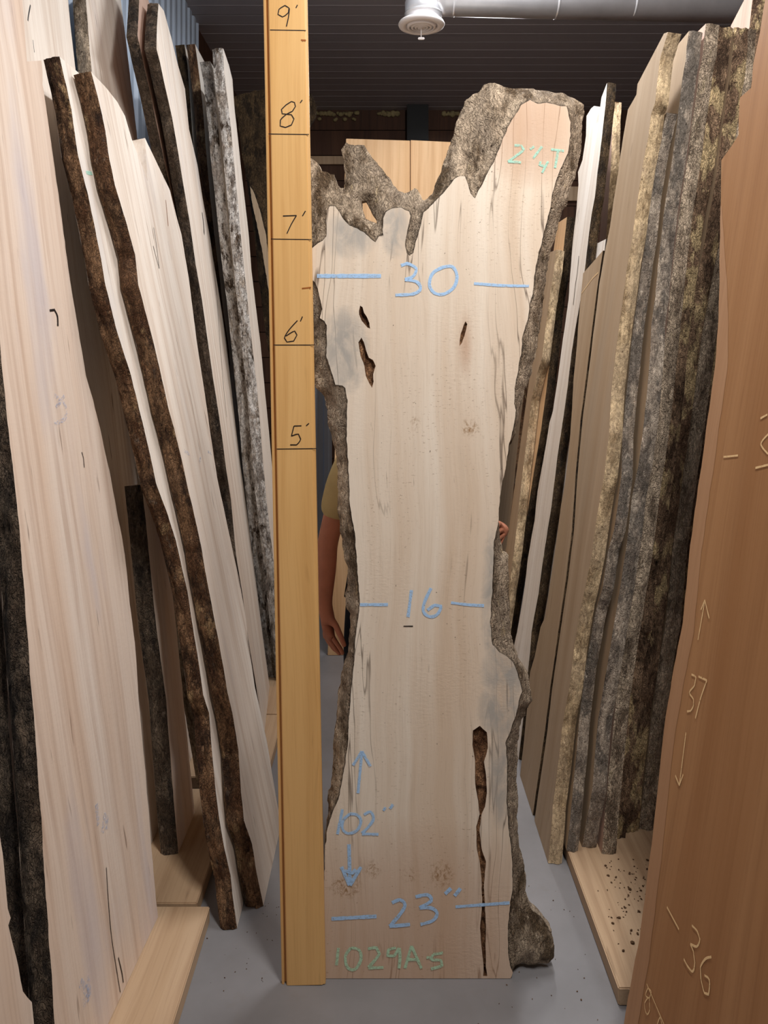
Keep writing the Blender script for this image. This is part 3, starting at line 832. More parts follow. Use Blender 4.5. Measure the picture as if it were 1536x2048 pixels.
def frontal(name, label, d, Spx, Fpx, T, fmat, bmat, pits=(), hole=None, zones=None, drop=0.5, relief=0.009, grid=0.011, bgrid=0.008, cat='wood slab', group=None, lean_bits=None):
    root = empty(name, loc=(0, d, 0))
    def W(p): q = P(p[0], p[1], d); return Vector((q.x, max(q.z, 0.0)))
    def loop(px, step, jit):
        pts = [W(p) for p in px]
        c = linres(pts + [pts[0]], step)[:-1]
        for i, p in enumerate(c):
            if p.y > 0.004:
                p.x += jit * noise.fractal(Vector((p.x * 40, p.y * 40, 3.3)), .8, 2, 3)
                p.y = max(0, p.y + jit * noise.fractal(Vector((p.x * 40, p.y * 40, 9.1)), .8, 2, 3))
        return c
    S = loop(Spx, 0.007, 0.004)
    Fs = [loop(f, 0.006, 0.002) for f in Fpx]
    Pt = [loop(q, 0.004, 0.001) for q in pits]
    Hl = [loop(hole, 0.004, 0.001)] if hole else []
    loops = [S] + Fs + Pt + Hl
    pts, edges = [], []
    for L in loops:
        b = len(pts)
        pts += [Vector((p.x, p.y)) for p in L]
        edges += [(b + i, b + (i + 1) % len(L)) for i in range(len(L))]
    arr = lambda L_: np.array([(p.x, p.y) for p in L_])
    aS, aF, aP, aH = arr(S), [arr(f) for f in Fs], [arr(f) for f in Pt], [arr(f) for f in Hl]
    cat_ = lambda ls: np.concatenate(ls) if ls else np.zeros((0, 2))
    qF, qP, qH = cat_(aF), cat_(aP), cat_(aH)
    def anyin(Q, ls):
        r_ = np.zeros(len(Q), bool)
        for l_ in ls: r_ |= inpoly(Q, l_)
        return r_
    x0, z0 = aS.min(0); x1, z1 = aS.max(0)
    rng = np.random.default_rng(5)
    def cand(g):
        nx, nz = int((x1 - x0) / g) + 2, int((z1 - z0) / (g * .87)) + 2
        X, Z = np.meshgrid(np.arange(nx) * g + x0, np.arange(nz) * g * .87 + z0)
        X = X + (np.arange(nz) % 2)[:, None] * g / 2
        Q = np.stack([X.ravel(), Z.ravel()], 1) + rng.uniform(-.2, .2, (nx * nz, 2)) * g
        return Q[inpoly(Q, aS)]
    Q = cand(grid)
    Q = Q[anyin(Q, aF) & ~anyin(Q, aP)]
    Q = Q[(mindist(Q, qF) > .004) & (mindist(Q, qP) > .003) & (mindist(Q, aS) > .003)]
    Q2 = cand(bgrid)
    Q2 = Q2[~anyin(Q2, aF) & ~anyin(Q2, aH)]
    Q2 = Q2[(mindist(Q2, aS) > .004) & (mindist(Q2, qF) > .003) & (mindist(Q2, qH) > .003)]
    extra = [Q, Q2]
    if aP:
        Q3 = cand(.0045)
        Q3 = Q3[anyin(Q3, aP)]
        extra.append(Q3[mindist(Q3, qP) > .0018])
    pts += [Vector(q) for q in np.concatenate(extra)]
    ov, oe, of, _, _, _ = delaunay_2d_cdt(pts, edges, [], 0, 1e-5, False)
    A = np.array([(p.x, p.y) for p in ov])
    DF, DS, DP, DH = mindist(A, qF), mindist(A, aS), mindist(A, qP), mindist(A, qH)
    IF, IP = anyin(A, aF), anyin(A, aP)
    hs = []
    for i, p in enumerate(ov):
        df, ds, dp, dh = DF[i], DS[i], DP[i], DH[i]
        if df < 1.5e-4 or IF[i]:
            h = 0.0
            if dp > 1.5e-4 and IP[i]: h = min(.010, dp * 1.6) * (0.75 + .6 * noise.noise(Vector((p.x * 60, p.y * 60, 0)))) + .003
            if ds < 1.5e-4: h = 0.0
        else:
            r = df / (df + ds + 1e-6)
            env = min(1, df / .012)
            nz = noise.fractal(Vector((p.x * 22, p.y * 12, 4.4)), .8, 2.1, 5)
            h = T * drop * (r ** 1.25) + min(.004, df * .6) - relief * env * nz
            if dh < .03: h += (.03 - dh) * 0.7
            h = max(0.0, min(h, T * .85))
        hs.append(float(h))
    groups = {'F': [], 'B': [], 'P': []}
    C_ = A[np.array(of)].mean(1)
    ok = inpoly(C_, aS) & ~anyin(C_, aH)
    cf, cp = anyin(C_, aF), anyin(C_, aP)
    for i, f in enumerate(of):
        if ok[i]: groups['P' if cp[i] else 'F' if cf[i] else 'B'].append(f)
    def sub(nm, tris, mat, smooth, at=None):
        if not tris: return None
        ids = sorted({i for t in tris for i in t}); mp = {i: k for k, i in enumerate(ids)}
        vs = [(ov[i].x, hs[i], ov[i].y) for i in ids]
        attrs = {k: [float(fn(ov[i], i)) for i in ids] for k, fn in at.items()} if at else None
        return obj(nm, vs, [tuple(mp[i] for i in t) for t in tris], mat, root, smooth, attrs)
    fz = {k: (lambda p, i, fn=fn: fn(p)) for k, fn in (zones or {}).items()}
    fz['edge'] = lambda p, i: max(0.0, 1 - max(0, DF[i] - .02) / .12)
    sub('sawn_face', groups['F'], fmat, False, fz)
    sub('bark', groups['B'], bmat, True, {'rim': lambda p, i: .85 * math.exp(-(DF[i] / .0028) ** 2)})
    for l_ in aP:
        sel = inpoly(C_, l_)
        sub('rotten_pocket', [f for i, f in enumerate(of) if ok[i] and sel[i]], M['rot'], True)
    # rim and back
    vs, fs = [], []
    key = {(round(p.x, 5), round(p.y, 5)): hs[i] for i, p in enumerate(ov)}
    for L in [S] + Hl:
        b = len(vs)
        c = 5
        for p in L:
            h0 = key.get((round(p.x, 5), round(p.y, 5)), T * drop)
            for j in range(c):
                f = j / (c - 1)
                e = 0.004 * math.sin(math.pi * f) * noise.noise(Vector((p.x * 50, p.y * 50, f * 3)))
                vs.append((p.x + e, h0 + (T - h0) * f, p.y))
        for i in range(len(L)):
            k2 = (i + 1) % len(L)
            for j in range(c - 1):
                fs.append((b + i * c + j, b + k2 * c + j, b + k2 * c + j + 1, b + i * c + j + 1))
    obj('bark_rim', vs, fs, bmat, root, True)
    allp = [[Vector((p.x, p.y, 0)) for p in L] for L in [S] + Hl]
    tr = tessellate_polygon(allp)
    flat = [p for L in allp for p in L]
    obj('sawn_back', [(p.x, T, p.y) for p in flat], [tuple(t) for t in tr], M['maple'], root)
    tag(root, label, cat, group, 'thing')
    return root, (lambda p: W(p))

S_main = [(626, 314), (631, 319), (641, 332), (660, 342), (666, 342), (672, 358), (681, 369), (687, 371), (689, 345), (687, 320), (683, 303), (682, 292), (691, 278), (700, 282), (715, 282), (729, 284), (739, 298), (756, 323), (777, 348), (793, 373), (797, 377), (810, 380), (825, 377), (831, 372), (837, 374), (841, 384), (845, 394), (850, 396), (856, 392), (864, 384), (872, 367), (881, 342), (891, 313), (902, 284), (912, 252), (922, 221), (935, 192), (948, 182), (959, 176), (972, 161), (982, 157), (998, 159), (1011, 163), (1024, 168), (1047, 166), (1068, 169), (1089, 174), (1110, 176), (1131, 179), (1149, 187), (1162, 195), (1174, 202),
     (1174, 216), (1171, 247), (1170, 286), (1165, 307), (1157, 346), (1146, 372), (1139, 401), (1130, 424), (1122, 452), (1116, 473), (1109, 494), (1105, 519), (1100, 541), (1095, 580), (1092, 611), (1086, 650), (1080, 689), (1075, 712), (1069, 739), (1063, 759), (1046, 809), (1040, 837), (1036, 866), (1024, 895), (1017, 934), (1007, 954), (1003, 977), (1002, 1012), (1001, 1040), (1003, 1071), (1005, 1085), (1011, 1113), (1020, 1119), (1022, 1148), (1023, 1216), (1025, 1275), (1027, 1289), (1034, 1306), (1042, 1330), (1056, 1349), (1062, 1365), (1067, 1388), (1069, 1412), (1060, 1427), (1052, 1447), (1045, 1469), (1040, 1508), (1039, 1547), (1037, 1573), (1040, 1602), (1041, 1625), (1038, 1651), (1039, 1684), (1045, 1713), (1055, 1752), (1057, 1788), (1055, 1801), (1065, 1832), (1088, 1852), (1100, 1875), (1108, 1883), (1114, 1910), (1112, 1934), (1104, 1944), (1092, 1948), (1030, 1951), (1022, 1959),
     (645, 1959), (646, 1800), (648, 1700), (653, 1660), (655, 1645), (653, 1608), (661, 1594), (663, 1563), (667, 1485), (675, 1407), (685, 1348), (694, 1320), (699, 1265), (699, 1237), (690, 1222), (691, 1197), (695, 1178), (694, 1142), (688, 1123), (683, 1096), (679, 1060), (674, 1033), (674, 985), (673, 940), (672, 918), (665, 891), (657, 853), (653, 828), (647, 795), (636, 782), (628, 775), (618, 745), (604, 690), (592, 620), (583, 552), (580, 460), (586, 380), (596, 320), (610, 306)]
F_main = [(648, 1957), (648, 1800), (650, 1700), (655, 1657), (667, 1621), (677, 1598), (685, 1563), (695, 1493), (698, 1434), (702, 1387), (706, 1355), (710, 1286), (720, 1208), (716, 1149), (710, 1071), (700, 1012), (698, 954), (693, 876), (695, 805), (691, 776), (685, 771), (671, 770), (665, 751), (659, 731), (653, 711), (653, 684), (653, 650), (648, 642), (640, 636), (644, 618), (640, 597), (635, 577), (631, 565), (618, 555), (610, 530), (616, 505), (630, 492), (645, 482), (653, 473), (653, 442), (653, 421), (660, 413), (670, 413), (679, 423), (687, 440), (700, 452), (714, 457), (729, 465), (741, 477), (752, 484), (757, 473), (767, 471), (766, 459), (767, 438), (771, 425), (783, 417), (802, 415), (818, 423), (821, 432), (814, 465), (810, 492), (814, 507), (820, 512), (827, 505), (831, 484), (839, 461), (845, 438), (847, 425), (866, 407), (889, 384), (908, 359), (920, 351), (930, 353), (935, 364), (941, 387), (950, 396), (959, 380), (972, 351), (988, 323), (1003, 286), (1014, 258), (1029, 232), (1042, 211), (1060, 200), (1076, 208), (1094, 206), (1118, 211), (1133, 213), (1136, 229), (1141, 245), (1140, 273), (1135, 307), (1123, 333), (1113, 357), (1105, 383), (1102, 411), (1094, 442), (1085, 478), (1075, 517), (1069, 548), (1066, 588), (1059, 611), (1055, 642), (1045, 673), (1042, 710), (1032, 759), (1028, 807), (1032, 821), (1027, 856), (1017, 895), (1012, 934), (1002, 973), (998, 1012), (997, 1040), (992, 1071), (989, 1080), (986, 1138), (983, 1197), (980, 1245), (985, 1290), (999, 1304), (1013, 1312), (1026, 1324), (1034, 1343), (1044, 1382), (1038, 1402), (1032, 1431), (1024, 1450), (1011, 1485), (1015, 1535), (1013, 1602), (1017, 1660), (1025, 1719), (1025, 1778), (1015, 1852), (1017, 1914), (1026, 1946), (1021, 1957)]
V1 = [(720, 611), (725, 614), (728, 625), (733, 633), (739, 646), (740, 657), (735, 655), (724, 643), (718, 629), (718, 621)]
V2 = [(723, 675), (728, 684), (732, 700), (738, 715), (746, 720), (751, 732), (746, 748), (747, 763), (744, 776), (738, 766), (731, 751), (729, 733), (721, 711), (717, 685)]
V3 = [(931, 642), (935, 648), (930, 668), (924, 686), (919, 692), (921, 668)]
V4 = [(960, 1452), (974, 1465), (976, 1496), (968, 1524), (972, 1551), (974, 1586), (970, 1614), (963, 1629), (959, 1661), (964, 1700), (972, 1723), (968, 1770), (970, 1809), (972, 1856), (971, 1895), (972, 1934), (974, 1952),
      (966, 1952), (967, 1934), (963, 1895), (960, 1856), (964, 1809), (963, 1758), (960, 1727), (954, 1700), (952, 1653), (959, 1629), (956, 1602), (950, 1567), (950, 1524), (945, 1489), (946, 1461)]
HOLE = [(722, 398), (731, 396), (735, 402), (743, 417), (754, 436), (754, 444), (745, 440), (731, 434), (724, 413)]
DM = 2.234
def blob(cx, cy, rx, ry, pw=1.0):
    c = P(cx, cy, DM)
    sx, sz = rx * DM / F, ry * DM / F
    return lambda p: max(0.0, 1 - (((p.x - c.x) / sx) ** 2 + ((p.y - c.z) / sz) ** 2)) ** pw
def comb(*fs): return lambda p: min(1.0, max(f(p) for f in fs))
zones = {'grey': comb(blob(1010, 1345, 50, 60, .5), blob(985, 1200, 22, 150, .5), blob(1000, 1420, 45, 60, .5), blob(1000, 1550, 22, 110, .6), blob(700, 470, 60, 50, .7), blob(790, 460, 30, 60, .7), blob(690, 700, 50, 90, .5)),
         'pink': comb(blob(800, 1960, 420, 330, .8), blob(1060, 250, 110, 130, .8), blob(930, 690, 18, 80, 1.6)),
         'knot': comb(blob(884, 1750, 26, 30, .6), blob(940, 855, 20, 18, .6), blob(831, 848, 9, 16, .6), blob(690, 1775, 34, 24, .5), blob(745, 1740, 16, 20, .6), blob(820, 1750, 14, 16, .6))}
big, WM = frontal('spalted_slab', 'big upright pale slab with flared forked top and blue chalk numbers', DM, S_main, [F_main], .07, M['slab'], M['bark_slab'], [V1, V2, V3, V4], HOLE, zones)

def marks(root, items, off=-.0014):
    for nm, strokes, wid, mt in items:
        st = []
        for s_ in strokes:
            wd = None
            if isinstance(s_, tuple): s_, wd = s_
            q = [WM(p) for p in s_]
            st.append((q, wd) if wd else q)
        for cl in clusters(st):
            v2, f2 = ribbon_mesh(cl, wid, lambda q: (q.x, off, q.y))
            obj(nm, v2, f2, M[mt], root)
B = 'chalk_blue'
marks(big, [
    ('chalk_dash', [[(634, 552), (700, 552), (762, 552)]], .012, B),
    ('chalk_number', [[(802, 531), (814, 527), (832, 537), (826, 553), (810, 559)], [(810, 559), (834, 564), (841, 578), (826, 588), (791, 590)], [(884, 535), (865, 547), (859, 570), (869, 586), (888, 588), (908, 574), (914, 551), (904, 533), (884, 535)]], .009, B),
    ('chalk_dash', [[(948, 567), (1005, 571), (1058, 572)]], .008, B),
    ('chalk_dash', [[(720, 1209), (776, 1209)]], .009, B),
    ('chalk_number', [[(823, 1180), (816, 1234)], [(862, 1176), (849, 1204), (847, 1223), (859, 1233), (874, 1229), (882, 1212), (870, 1210), (855, 1220)]], .009, B),
    ('chalk_dash', [[(902, 1205), (935, 1209), (968, 1211)]], .008, B),
    ('chalk_arrow', [[(724, 1502), (716, 1586)], [(724, 1502), (706, 1530)], [(724, 1502), (741, 1532)]], .008, B),
    ('chalk_number', [[(685, 1618), (675, 1668)], [(700, 1627), (687, 1639), (685, 1657), (696, 1666), (714, 1660), (722, 1641), (714, 1629), (700, 1627)], [(728, 1629), (741, 1623), (747, 1637), (737, 1653), (724, 1666)], [(724, 1667), (757, 1668)], [(771, 1614), (767, 1621)], [(786, 1608), (780, 1617)]], .008, B),
    ('chalk_arrow', [[(698, 1688), (700, 1768)], [(683, 1733), (699, 1770)], [(722, 1733), (700, 1770)], [(690, 1740), (705, 1745), (712, 1738)]], .010, B),
    ('chalk_dash', [[(663, 1837), (753, 1832)]], .011, B),
    ('chalk_number', [[(784, 1805), (800, 1799), (810, 1809), (800, 1828), (779, 1852)], [(779, 1852), (820, 1848)], [(831, 1793), (855, 1789), (862, 1801), (839, 1815)], [(839, 1815), (862, 1815), (874, 1825), (866, 1840), (841, 1848)], [(902, 1776), (890, 1787)], [(921, 1776), (909, 1791)]], .010, B),
    ('chalk_dash', [[(911, 1813), (964, 1809), (1019, 1805)]], .009, B),
    ('chalk_code', [[(677, 1895), (673, 1930)], [(702, 1895), (691, 1911), (695, 1934), (710, 1938), (722, 1918), (718, 1899), (702, 1895)], [(736, 1897), (753, 1895), (759, 1907), (737, 1934)], [(737, 1935), (767, 1934)], [(792, 1895), (777, 1899), (775, 1911), (788, 1911), (798, 1895)], [(799, 1895), (800, 1914), (798, 1936)], [(810, 1936), (823, 1891)], [(823, 1891), (843, 1936)], [(816, 1918), (837, 1918)], [(886, 1905), (866, 1908)], [(866, 1908), (862, 1918), (882, 1920), (884, 1930), (862, 1937)], [(853, 1914), (862, 1914)]], .0085, 'chalk_green'),
    ('chalk_code', [[(1029, 291), (1042, 291), (1047, 299), (1032, 312), (1016, 323)], [(1016, 323), (1042, 325)], [(1084, 293), (1066, 317)], [(1068, 293), (1060, 299)], [(1081, 323), (1079, 330), (1092, 333)], [(1096, 323), (1084, 346)], [(1102, 299), (1128, 302)], [(1116, 301), (1110, 336)]], .007, 'chalk_teal'),
    ('staple', [[(807, 1252), (826, 1252)]], .003, 'ink'),
])

# ---- bark-faced slab behind the measuring board
frontal('bark_faced_slab', 'dark bark faced slab with rounded top standing behind the measuring board', 4.85,
        [(461, 190), (480, 182), (502, 177), (523, 174), (560, 172), (600, 175), (622, 182), (631, 205), (629, 228), (618, 250), (612, 300), (610, 500), (612, 900), (614, 1279), (560, 1279), (556, 1000), (548, 800), (540, 740), (525, 640), (515, 560), (505, 460), (497, 400), (490, 350), (480, 300), (473, 240), (469, 225), (463, 208)],
        [[(500, 372), (508, 385), (520, 420), (532, 470), (538, 520), (540, 600), (534, 560), (524, 500), (514, 450), (505, 410)]],
        .08, M['tan'], M['bark_moss'], drop=.6, relief=.012, grid=.03, bgrid=.022, group=None)

# ------------------------------------------------------------------ measuring board
DR = 2.21
pb, pt_ = P(607, 1972, DR), P(570, 0, DR)
up = (pt_ - pb).normalized()
side = Vector((0, 1, 0)).cross(up).normalized() * 1.0
side = Vector((up.z, 0, -up.x))
MR = Matrix(((side.x, 0, up.x, pb.x), (side.y, 1, up.y, pb.y), (side.z, 0, up.z, 0.0), (0, 0, 0, 1)))
ruler = empty('measuring_board', MR)
tag(ruler, 'tall yellow varnished board marked in feet, standing before the big slab', 'ruler')
wd = .063
prof = [(-wd, .020), (-wd, .006), (-.0585, .004), (-.0565, .004), (-.055, .014), (-.0505, .014), (-.049, .003), (-.046, 0), (.0535, 0), (.0555, .0022), (.0615, .003), (wd, .006), (wd, .020)]
L = 3.10
vs = [(x, y, 0.002) for x, y in prof] + [(x, y, L) for x, y in prof]
n_ = len(prof)
fs = [(i, (i + 1) % n_, n_ + (i + 1) % n_, n_ + i) for i in range(n_)] + [tuple(range(n_))[::-1], tuple(range(n_, 2 * n_))]
obj('board', vs, fs, M['yellow'], ruler)
MRi = MR.inverted()
def WR(p):
    q = MRi @ P(p[0], p[1], DR)
    return Vector((q.x, q.z))
def ink(nm, strokes, wid, mat='ink'):
    for cl in clusters([[WR(p) for p in s_] for s_ in strokes], .009):
        v2, f2 = ribbon_mesh(cl, wid, lambda q: (q.x, -.0008, q.y), rag=.05)
        obj(nm, v2, f2, M[mat], ruler)
for (a, b) in (((540, 60), (612, 61)), ((537, 268), (618, 269)), ((542, 478), (623, 479)), ((547, 690), (629, 690)), ((553, 898), (633, 897))):
    ink('foot_line', [[a, b]], .0024)
ink('foot_number', [[(570, 11), (558, 19), (556, 29), (565, 34), (577, 25), (578, 16), (570, 11)], [(579, 17), (577, 35), (573, 53)], [(595, 10), (592, 16)]], .003)
ink('foot_number', [[(583, 203), (572, 210), (563, 219), (564.5, 227.5), (573, 228.5), (585, 222.5), (591, 213), (589, 205), (583, 203)], [(573, 228.5), (561, 240), (560.5, 252), (571, 255), (583, 250), (588, 238), (583, 229.5), (573, 228.5)], [(604.5, 200), (600.5, 206)]], .003)
ink('foot_number', [[(566, 432), (593, 431)], [(593, 431), (583, 448), (574, 467)], [(611, 422), (605, 432)]], .003)
ink('foot_number', [[(595, 641), (578, 660), (569, 676), (574, 684), (587.5, 682), (594, 670), (589.5, 662), (572, 672)], [(605, 633), (601, 642.5)]], .003)
ink('foot_number', [[(603, 851.5), (588, 852)], [(588, 852), (583, 872)], [(583, 872), (597, 868), (601.5, 878), (593, 889.5), (580.5, 889.5)], [(618, 846.5), (612.5, 851.5)]], .003)
ink('knot_mark', [[(602, 80), (612, 81)], [(604, 82), (611, 80)]], .004, 'knot')
ink('knot_mark', [[(604, 577), (622, 575)]], .004, 'knot')

# ------------------------------------------------------------------ blond boards and steel sheet at the back
def board(label, pts, d, T, mat, name='wide_board'):
    root = empty(name, loc=(P(pts[0][0], 0, d).x, d, 0))
    ox = root.location.x
    q = [P(u, v, d) for u, v in pts]
    bm = bmesh.new()
    a = [bm.verts.new((p.x - ox, 0, max(p.z, 0.0))) for p in q]
    b = [bm.verts.new((p.x - ox, T, max(p.z, 0.0))) for p in q]
    bm.faces.new(a); bm.faces.new(b[::-1])
    for i in range(len(q)):
        j = (i + 1) % len(q)
        bm.faces.new((a[j], a[i], b[i], b[j]))
    bmesh.ops.recalc_face_normals(bm, faces=bm.faces[:])
    bmesh.ops.bevel(bm, geom=bm.edges[:], offset=.003, segments=1, affect='EDGES')
    from_bm('sawn_core', bm, mat, root)
    return tag(root, label, 'board', kind='thing')
board('wide blond board standing behind the big slab, left of its step in height', [(655, 1311), (692, 277), (820, 281), (819, 1311)], 4.60, .04, M['backboard'])
board('wide blond board standing behind the big slab, slightly lower on the right', [(822, 1311), (821, 280), (905, 284), (960, 287), (958, 1311)], 4.62, .04, M['backboard'])
root = empty('steel_sheet', loc=(-.62, 5.6, 0))
vs, fs = [], []
for i in range(60):
    xx = i * .24 / 59
    ph = (xx / .08) % 1
    yy = .012 * min(1, max(0, (abs(ph - .5) - .2) / .1))
    vs += [(xx, yy, .0), (xx, yy, 1.9)]
    if i: fs.append((2 * i - 2, 2 * i, 2 * i + 1, 2 * i - 1))
so = obj('corrugated_sheet', vs, fs, M['steel_wall'], root)
md = so.modifiers.new('thick', 'SOLIDIFY'); md.thickness = .004
tag(root, 'pale blue corrugated steel sheet glimpsed above the khaki shoulder', 'metal sheet')

# ------------------------------------------------------------------ duct with round ceiling diffuser
DD = 4.05
duct = empty('air_duct', loc=(0, DD, 0))
tag(duct, 'shiny galvanised air duct with elbow under the dark ceiling', 'duct')
vx, zb_ = (843 - CX) * DD / F, 3.535
R_ = .098
bm = bmesh.new()
pts = [(vx + .01, 0, zb_ + .024), (vx + .01, 0, zb_ + .11), (vx + .02, 0, zb_ + .19), (vx + .06, 0, zb_ + .26)]
tube(bm, pts, [R_ * .98, R_ * 1.0, R_ * 1.02, R_], 40)
from_bm('elbow', bm, M['duct'], duct, True)
bm = bmesh.new()
tube(bm, [(vx + .04, 0, zb_ + .15), (vx + .12, 0, zb_ + .148), (vx + .125, 0, zb_ + .148), (2.95, 0, zb_ + .09)], [R_ * .8, R_ * 1.03, R_, R_], 40)
from_bm('pipe', bm, M['duct'], duct, True)
for xx in (.36, .9, 1.3):
    bm = bmesh.new()
    zc_ = zb_ + .148 - .02 * (xx - .32)
    tube(bm, [(xx, 0, zc_), (xx + .012, 0, zc_)], R_ * 1.02, 40)
    from_bm('pipe_seam', bm, M['duct'], duct, True)
bm = bmesh.new()
tube(bm, [(vx + .01, 0, zb_ + .05), (vx + .01, 0, zb_ + .058)], R_ * 1.02, 40)
from_bm('pipe_seam', bm, M['duct'], duct, True)
dif = empty('round_diffuser', loc=(vx, DD, zb_))
tag(dif, 'round white ceiling diffuser with rings and hanging damper knob', 'air vent')
bm = bmesh.new(); lathe(bm, [(.085, .012), (.118, .010), (.1225, .002), (.119, -.006), (.098, -.013), (.084, -.010), (.084, .012)], 48)
from_bm('rim', bm, M['vent'], dif, True)
for r in (.069, .050, .031):
    bm = bmesh.new(); lathe(bm, [(r + .009, -.002), (r + .006, -.014), (r - .004, -.02), (r - .006, -.006), (r + .009, -.002)], 40)
    from_bm('vane_ring', bm, M['vent'], dif, True)
bm = bmesh.new(); lathe(bm, [(.0001, -.016), (.02, -.018), (.022, -.01), (.0001, -.008)], 32)
from_bm('centre_cap', bm, M['vent'], dif, True)
bm = bmesh.new(); lathe(bm, [(.0001, .02), (.084, .02), (.084, .018), (.0001, .018)], 32)
from_bm('throat', bm, M['dark'], dif)
for a in range(2):
    bm = bmesh.new()
    c, s_ = math.cos(a * math.pi / 2 + .3), math.sin(a * math.pi / 2 + .3)
    tube(bm, [(-.085 * c, -.085 * s_, -.002), (.085 * c, .085 * s_, -.002)], .0025, 8)
    from_bm('spoke', bm, M['vent'], dif)
bm = bmesh.new()
tube(bm, [(-.001, 0, -.012), (-.002, 0, -.068)], .0028, 10)
from_bm('damper_rod', bm, M['vent'], dif, True)
bm = bmesh.new()
box_bm(bm, -.018, .016, -.006, .006, -.078, -.066, .003)
from_bm('damper_knob', bm, M['vent'], dif)

# ------------------------------------------------------------------ person behind the slab
def skin_mesh(name, verts, edges, radii, mat, parent, rootv=0, sub=2):
    me = bpy.data.meshes.new(name)
    me.from_pydata(verts, edges, [])
    me.materials.append(mat)
    o = bpy.data.objects.new(name, me)
    COL.objects.link(o)
    o.parent = parent
    m = o.modifiers.new('skin', 'SKIN')
    m.use_smooth_shade = True
    sv = me.skin_vertices
    if len(sv) == 0:
        me.skin_vertices.new()
    d = me.skin_vertices[0].data
    for i, r in enumerate(radii):
        d[i].radius = r if isinstance(r, tuple) else (r, r)
        d[i].use_root = (i == rootv)
    s_ = o.modifiers.new('sub', 'SUBSURF'); s_.levels = sub; s_.render_levels = sub
    return o

per = empty('person', loc=(.03, 2.90, 0))
tag(per, 'person in khaki t-shirt and dark trousers standing hidden behind the big slab', 'person')
V, E, R = [], [], []
def add(p, r, link=None):
    V.append(p); R.append(r)
    if link is not None: E.append((link, len(V) - 1))
    return len(V) - 1
# coordinates relative to root; y negative is towards the camera
pel = add((0, .02, .95), (.13, .10))
spn = add((0, .02, 1.15), (.125, .095), pel)
chs = add((0, .02, 1.32), (.14, .10), spn)
nck = add((0, .01, 1.47), (.055, .055), chs)
hd0 = add((0, -.01, 1.56), (.070, .075), nck)
hd1 = add((0, -.02, 1.66), (.078, .092), hd0)
hd2 = add((0, -.01, 1.74), (.055, .065), hd1)
nose = add((0, -.105, 1.625), (.012, .014), hd1)
for s_ in (-1, 1):
    add((s_ * .082, .0, 1.63), (.012, .02), hd1)
def arm(sh, el, wr, kn, fingers, thumb, sgn):
    a = add(sh, .052, chs)
    m1 = add(tuple((Vector(sh) * .45 + Vector(el) * .55)), .046, a)
    e = add(el, .042, m1)
    m2 = add(tuple((Vector(el) * .6 + Vector(wr) * .4)), .042, e)
    wv_ = add(wr, (.026, .029), m2)
    pm_ = add(tuple((Vector(wr) * .5 + Vector(kn) * .5)), (.030, .022), wv_)
    kk = add(kn, (.032, .016), pm_)
    for f in fingers:
        prev = kk
        for i, q in enumerate(f): prev = add(q, (.0095, .0085, .0075)[min(i, 2)], prev)
    prev = pm_
    for i, q in enumerate(thumb): prev = add(q, (.012, .0105, .0085)[min(i, 2)], prev)
# hanging arm (image left); offsets from root x=.03,y=2.9
ox = -.03
arm((-.165, .0, 1.405), (ox - .213, .0, 1.10), (ox - .222, -.04, .875), (ox - .205, -.05, .785),
    [[(ox - .182, -.055, .752), (ox - .160, -.060, .722), (ox - .150, -.062, .702)],
     [(ox - .196, -.040, .742), (ox - .176, -.042, .710), (ox - .160, -.044, .694)],
     [(ox - .208, -.025, .744), (ox - .190, -.025, .712), (ox - .172, -.026, .698)],
     [(ox - .220, -.010, .752), (ox - .206, -.008, .724), (ox - .190, -.008, .710)]],
    [(ox - .178, -.070, .815), (ox - .158, -.080, .775), (ox - .143, -.082, .738)], -1)
# other hand steadying the slab edge
arm((.165, .0, 1.405), (.335, -.10, 1.16), (.345, -.40, 1.235), (.335, -.48, 1.262),
    [[(.324, -.525, 1.288), (.317, -.550, 1.292), (.312, -.572, 1.292)],
     [(.326, -.528, 1.268), (.318, -.553, 1.272), (.313, -.576, 1.272)],
     [(.327, -.526, 1.248), (.319, -.550, 1.250), (.314, -.572, 1.250)],
     [(.328, -.520, 1.230), (.321, -.542, 1.230), (.316, -.562, 1.230)]],
    [(.315, -.44, 1.275), (.292, -.47, 1.29), (.272, -.49, 1.295)], 1)
for s_ in (-1, 1):
    hp = add((s_ * .09, .02, .88), .085, pel)
    th = add((s_ * .10, .01, .68), .08, hp)
    kn_ = add((s_ * .105, .0, .49), .058, th)
    cf = add((s_ * .105, .03, .33), .052, kn_)
    ak = add((s_ * .105, .04, .09), .036, cf)
    add((s_ * .11, -.10, .045), (.035, .03), ak)
skin_mesh('body', V, E, R, M['skin'], per)
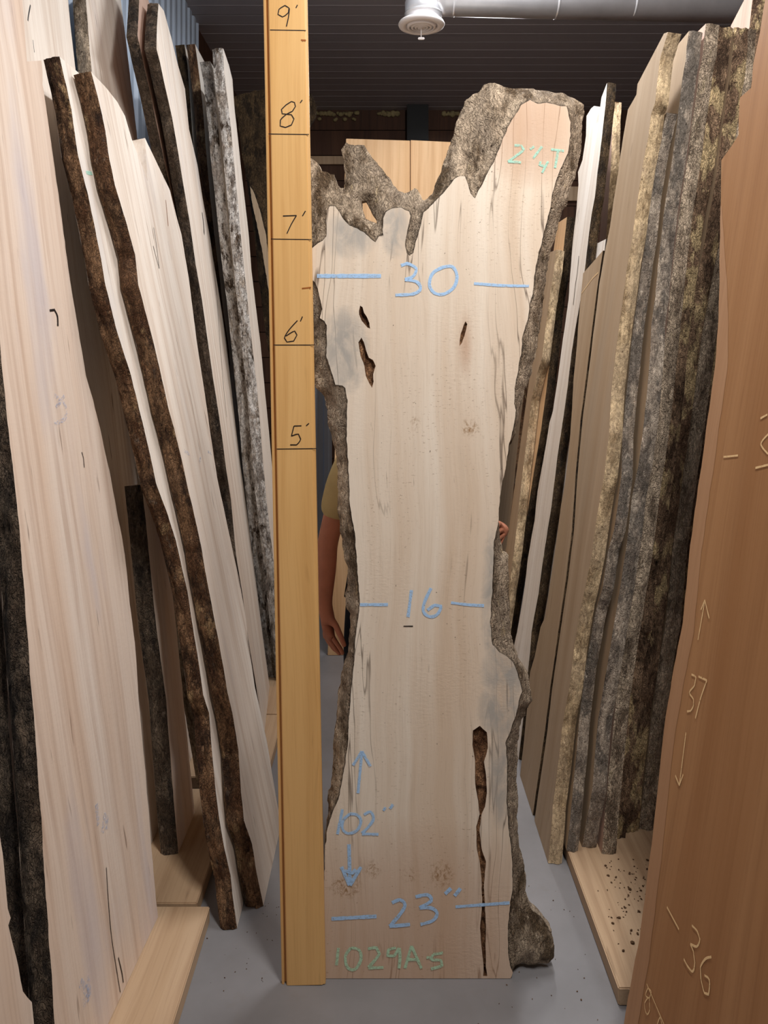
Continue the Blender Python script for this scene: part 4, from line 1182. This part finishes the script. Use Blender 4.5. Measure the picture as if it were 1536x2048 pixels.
# shirt
V, E, R = [], [], []
p0 = add((0, .02, .93), (.160, .122)); p1 = add((0, .02, 1.12), (.150, .116), p0); p2 = add((0, .02, 1.30), (.165, .122), p1); p3 = add((0, .015, 1.43), (.085, .08), p2)
for s_, el in ((-1, Vector((ox - .213, .0, 1.10))), (1, Vector((.335, -.10, 1.16)))):
    sh = Vector((s_ * .165, 0, 1.405))
    a = add(tuple(sh), .072, p2)
    b = add(tuple(sh.lerp(el, .45)), .066, a)
    add(tuple(sh.lerp(el, .74)), .064, b)
skin_mesh('t_shirt', V, E, R, M['shirt'], per)
V, E, R = [], [], []
q0 = add((0, .02, .96), (.150, .115))
for s_ in (-1, 1):
    a = add((s_ * .09, .02, .86), .098, q0); b = add((s_ * .10, .01, .66), .092, a); c = add((s_ * .105, .0, .48), .074, b); d_ = add((s_ * .105, .03, .30), .068, c); add((s_ * .105, .04, .09), .066, d_)
skin_mesh('trousers', V, E, R, M['denim'], per)
for s_ in (-1, 1):
    V, E, R = [], [], []
    a = add((s_ * .105, .07, .048), (.042, .040)); b = add((s_ * .108, -.03, .048), (.046, .040), a); add((s_ * .112, -.16, .040), (.044, .030), b)
    skin_mesh('shoe', V, E, R, M['shoe'], per)
V, E, R = [], [], []
a = add((0, .06, 1.60), (.065, .05)); b = add((0, .045, 1.69), (.083, .075), a); add((0, -.02, 1.765), (.065, .07), b)
skin_mesh('hair', V, E, R, M['hair'], per)
for s_ in (-1, 1):
    bm = bmesh.new()
    bmesh.ops.create_uvsphere(bm, u_segments=12, v_segments=8, radius=.012, matrix=Matrix.Translation((s_ * .032, -.100, 1.655)))
    from_bm('eye', bm, M['vent'], per, True)
bm = bmesh.new(); box_bm(bm, -.025, .025, -.098, -.088, 1.575, 1.583, .003)
from_bm('mouth', bm, M['rot'], per, True)

# ------------------------------------------------------------------ bark crumbs and dust on plank and floor
def crumbs(label, areas, n_, smin, smax):
    bm = bmesh.new()
    for _ in range(n_):
        (x0, x1, y0, y1, z) = random.choice(areas)
        s_ = random.uniform(smin, smax) * random.random() ** .7 + smin
        mt = Matrix.Translation((random.uniform(x0, x1), random.triangular(y0, y1, (y0 + y1) / 2), z + s_ * .46)) @ Matrix.Rotation(random.random() * 6, 4, 'Z') @ Matrix.Diagonal((1, random.uniform(.4, .9), .45, 1))
        bmesh.ops.create_icosphere(bm, subdivisions=1, radius=s_, matrix=mt)
    tag(from_bm('bark_crumbs', bm, M['crumb']), label, 'debris', kind='stuff')
crumbs('bark crumbs scattered on the right base plank', [(.74, 1.0, 2.45, 2.72, .05), (.70, .95, 2.2, 2.6, .05)], 150, .0015, .006)
crumbs('loose bark crumbs on the grey floor', [(-.40, -.28, 2.45, 2.56, 0), (-.55, -.3, 2.1, 2.5, 0), (.25, .6, 2.0, 2.3, 0), (.45, .62, 2.1, 2.7, 0)], 70, .001, .003)
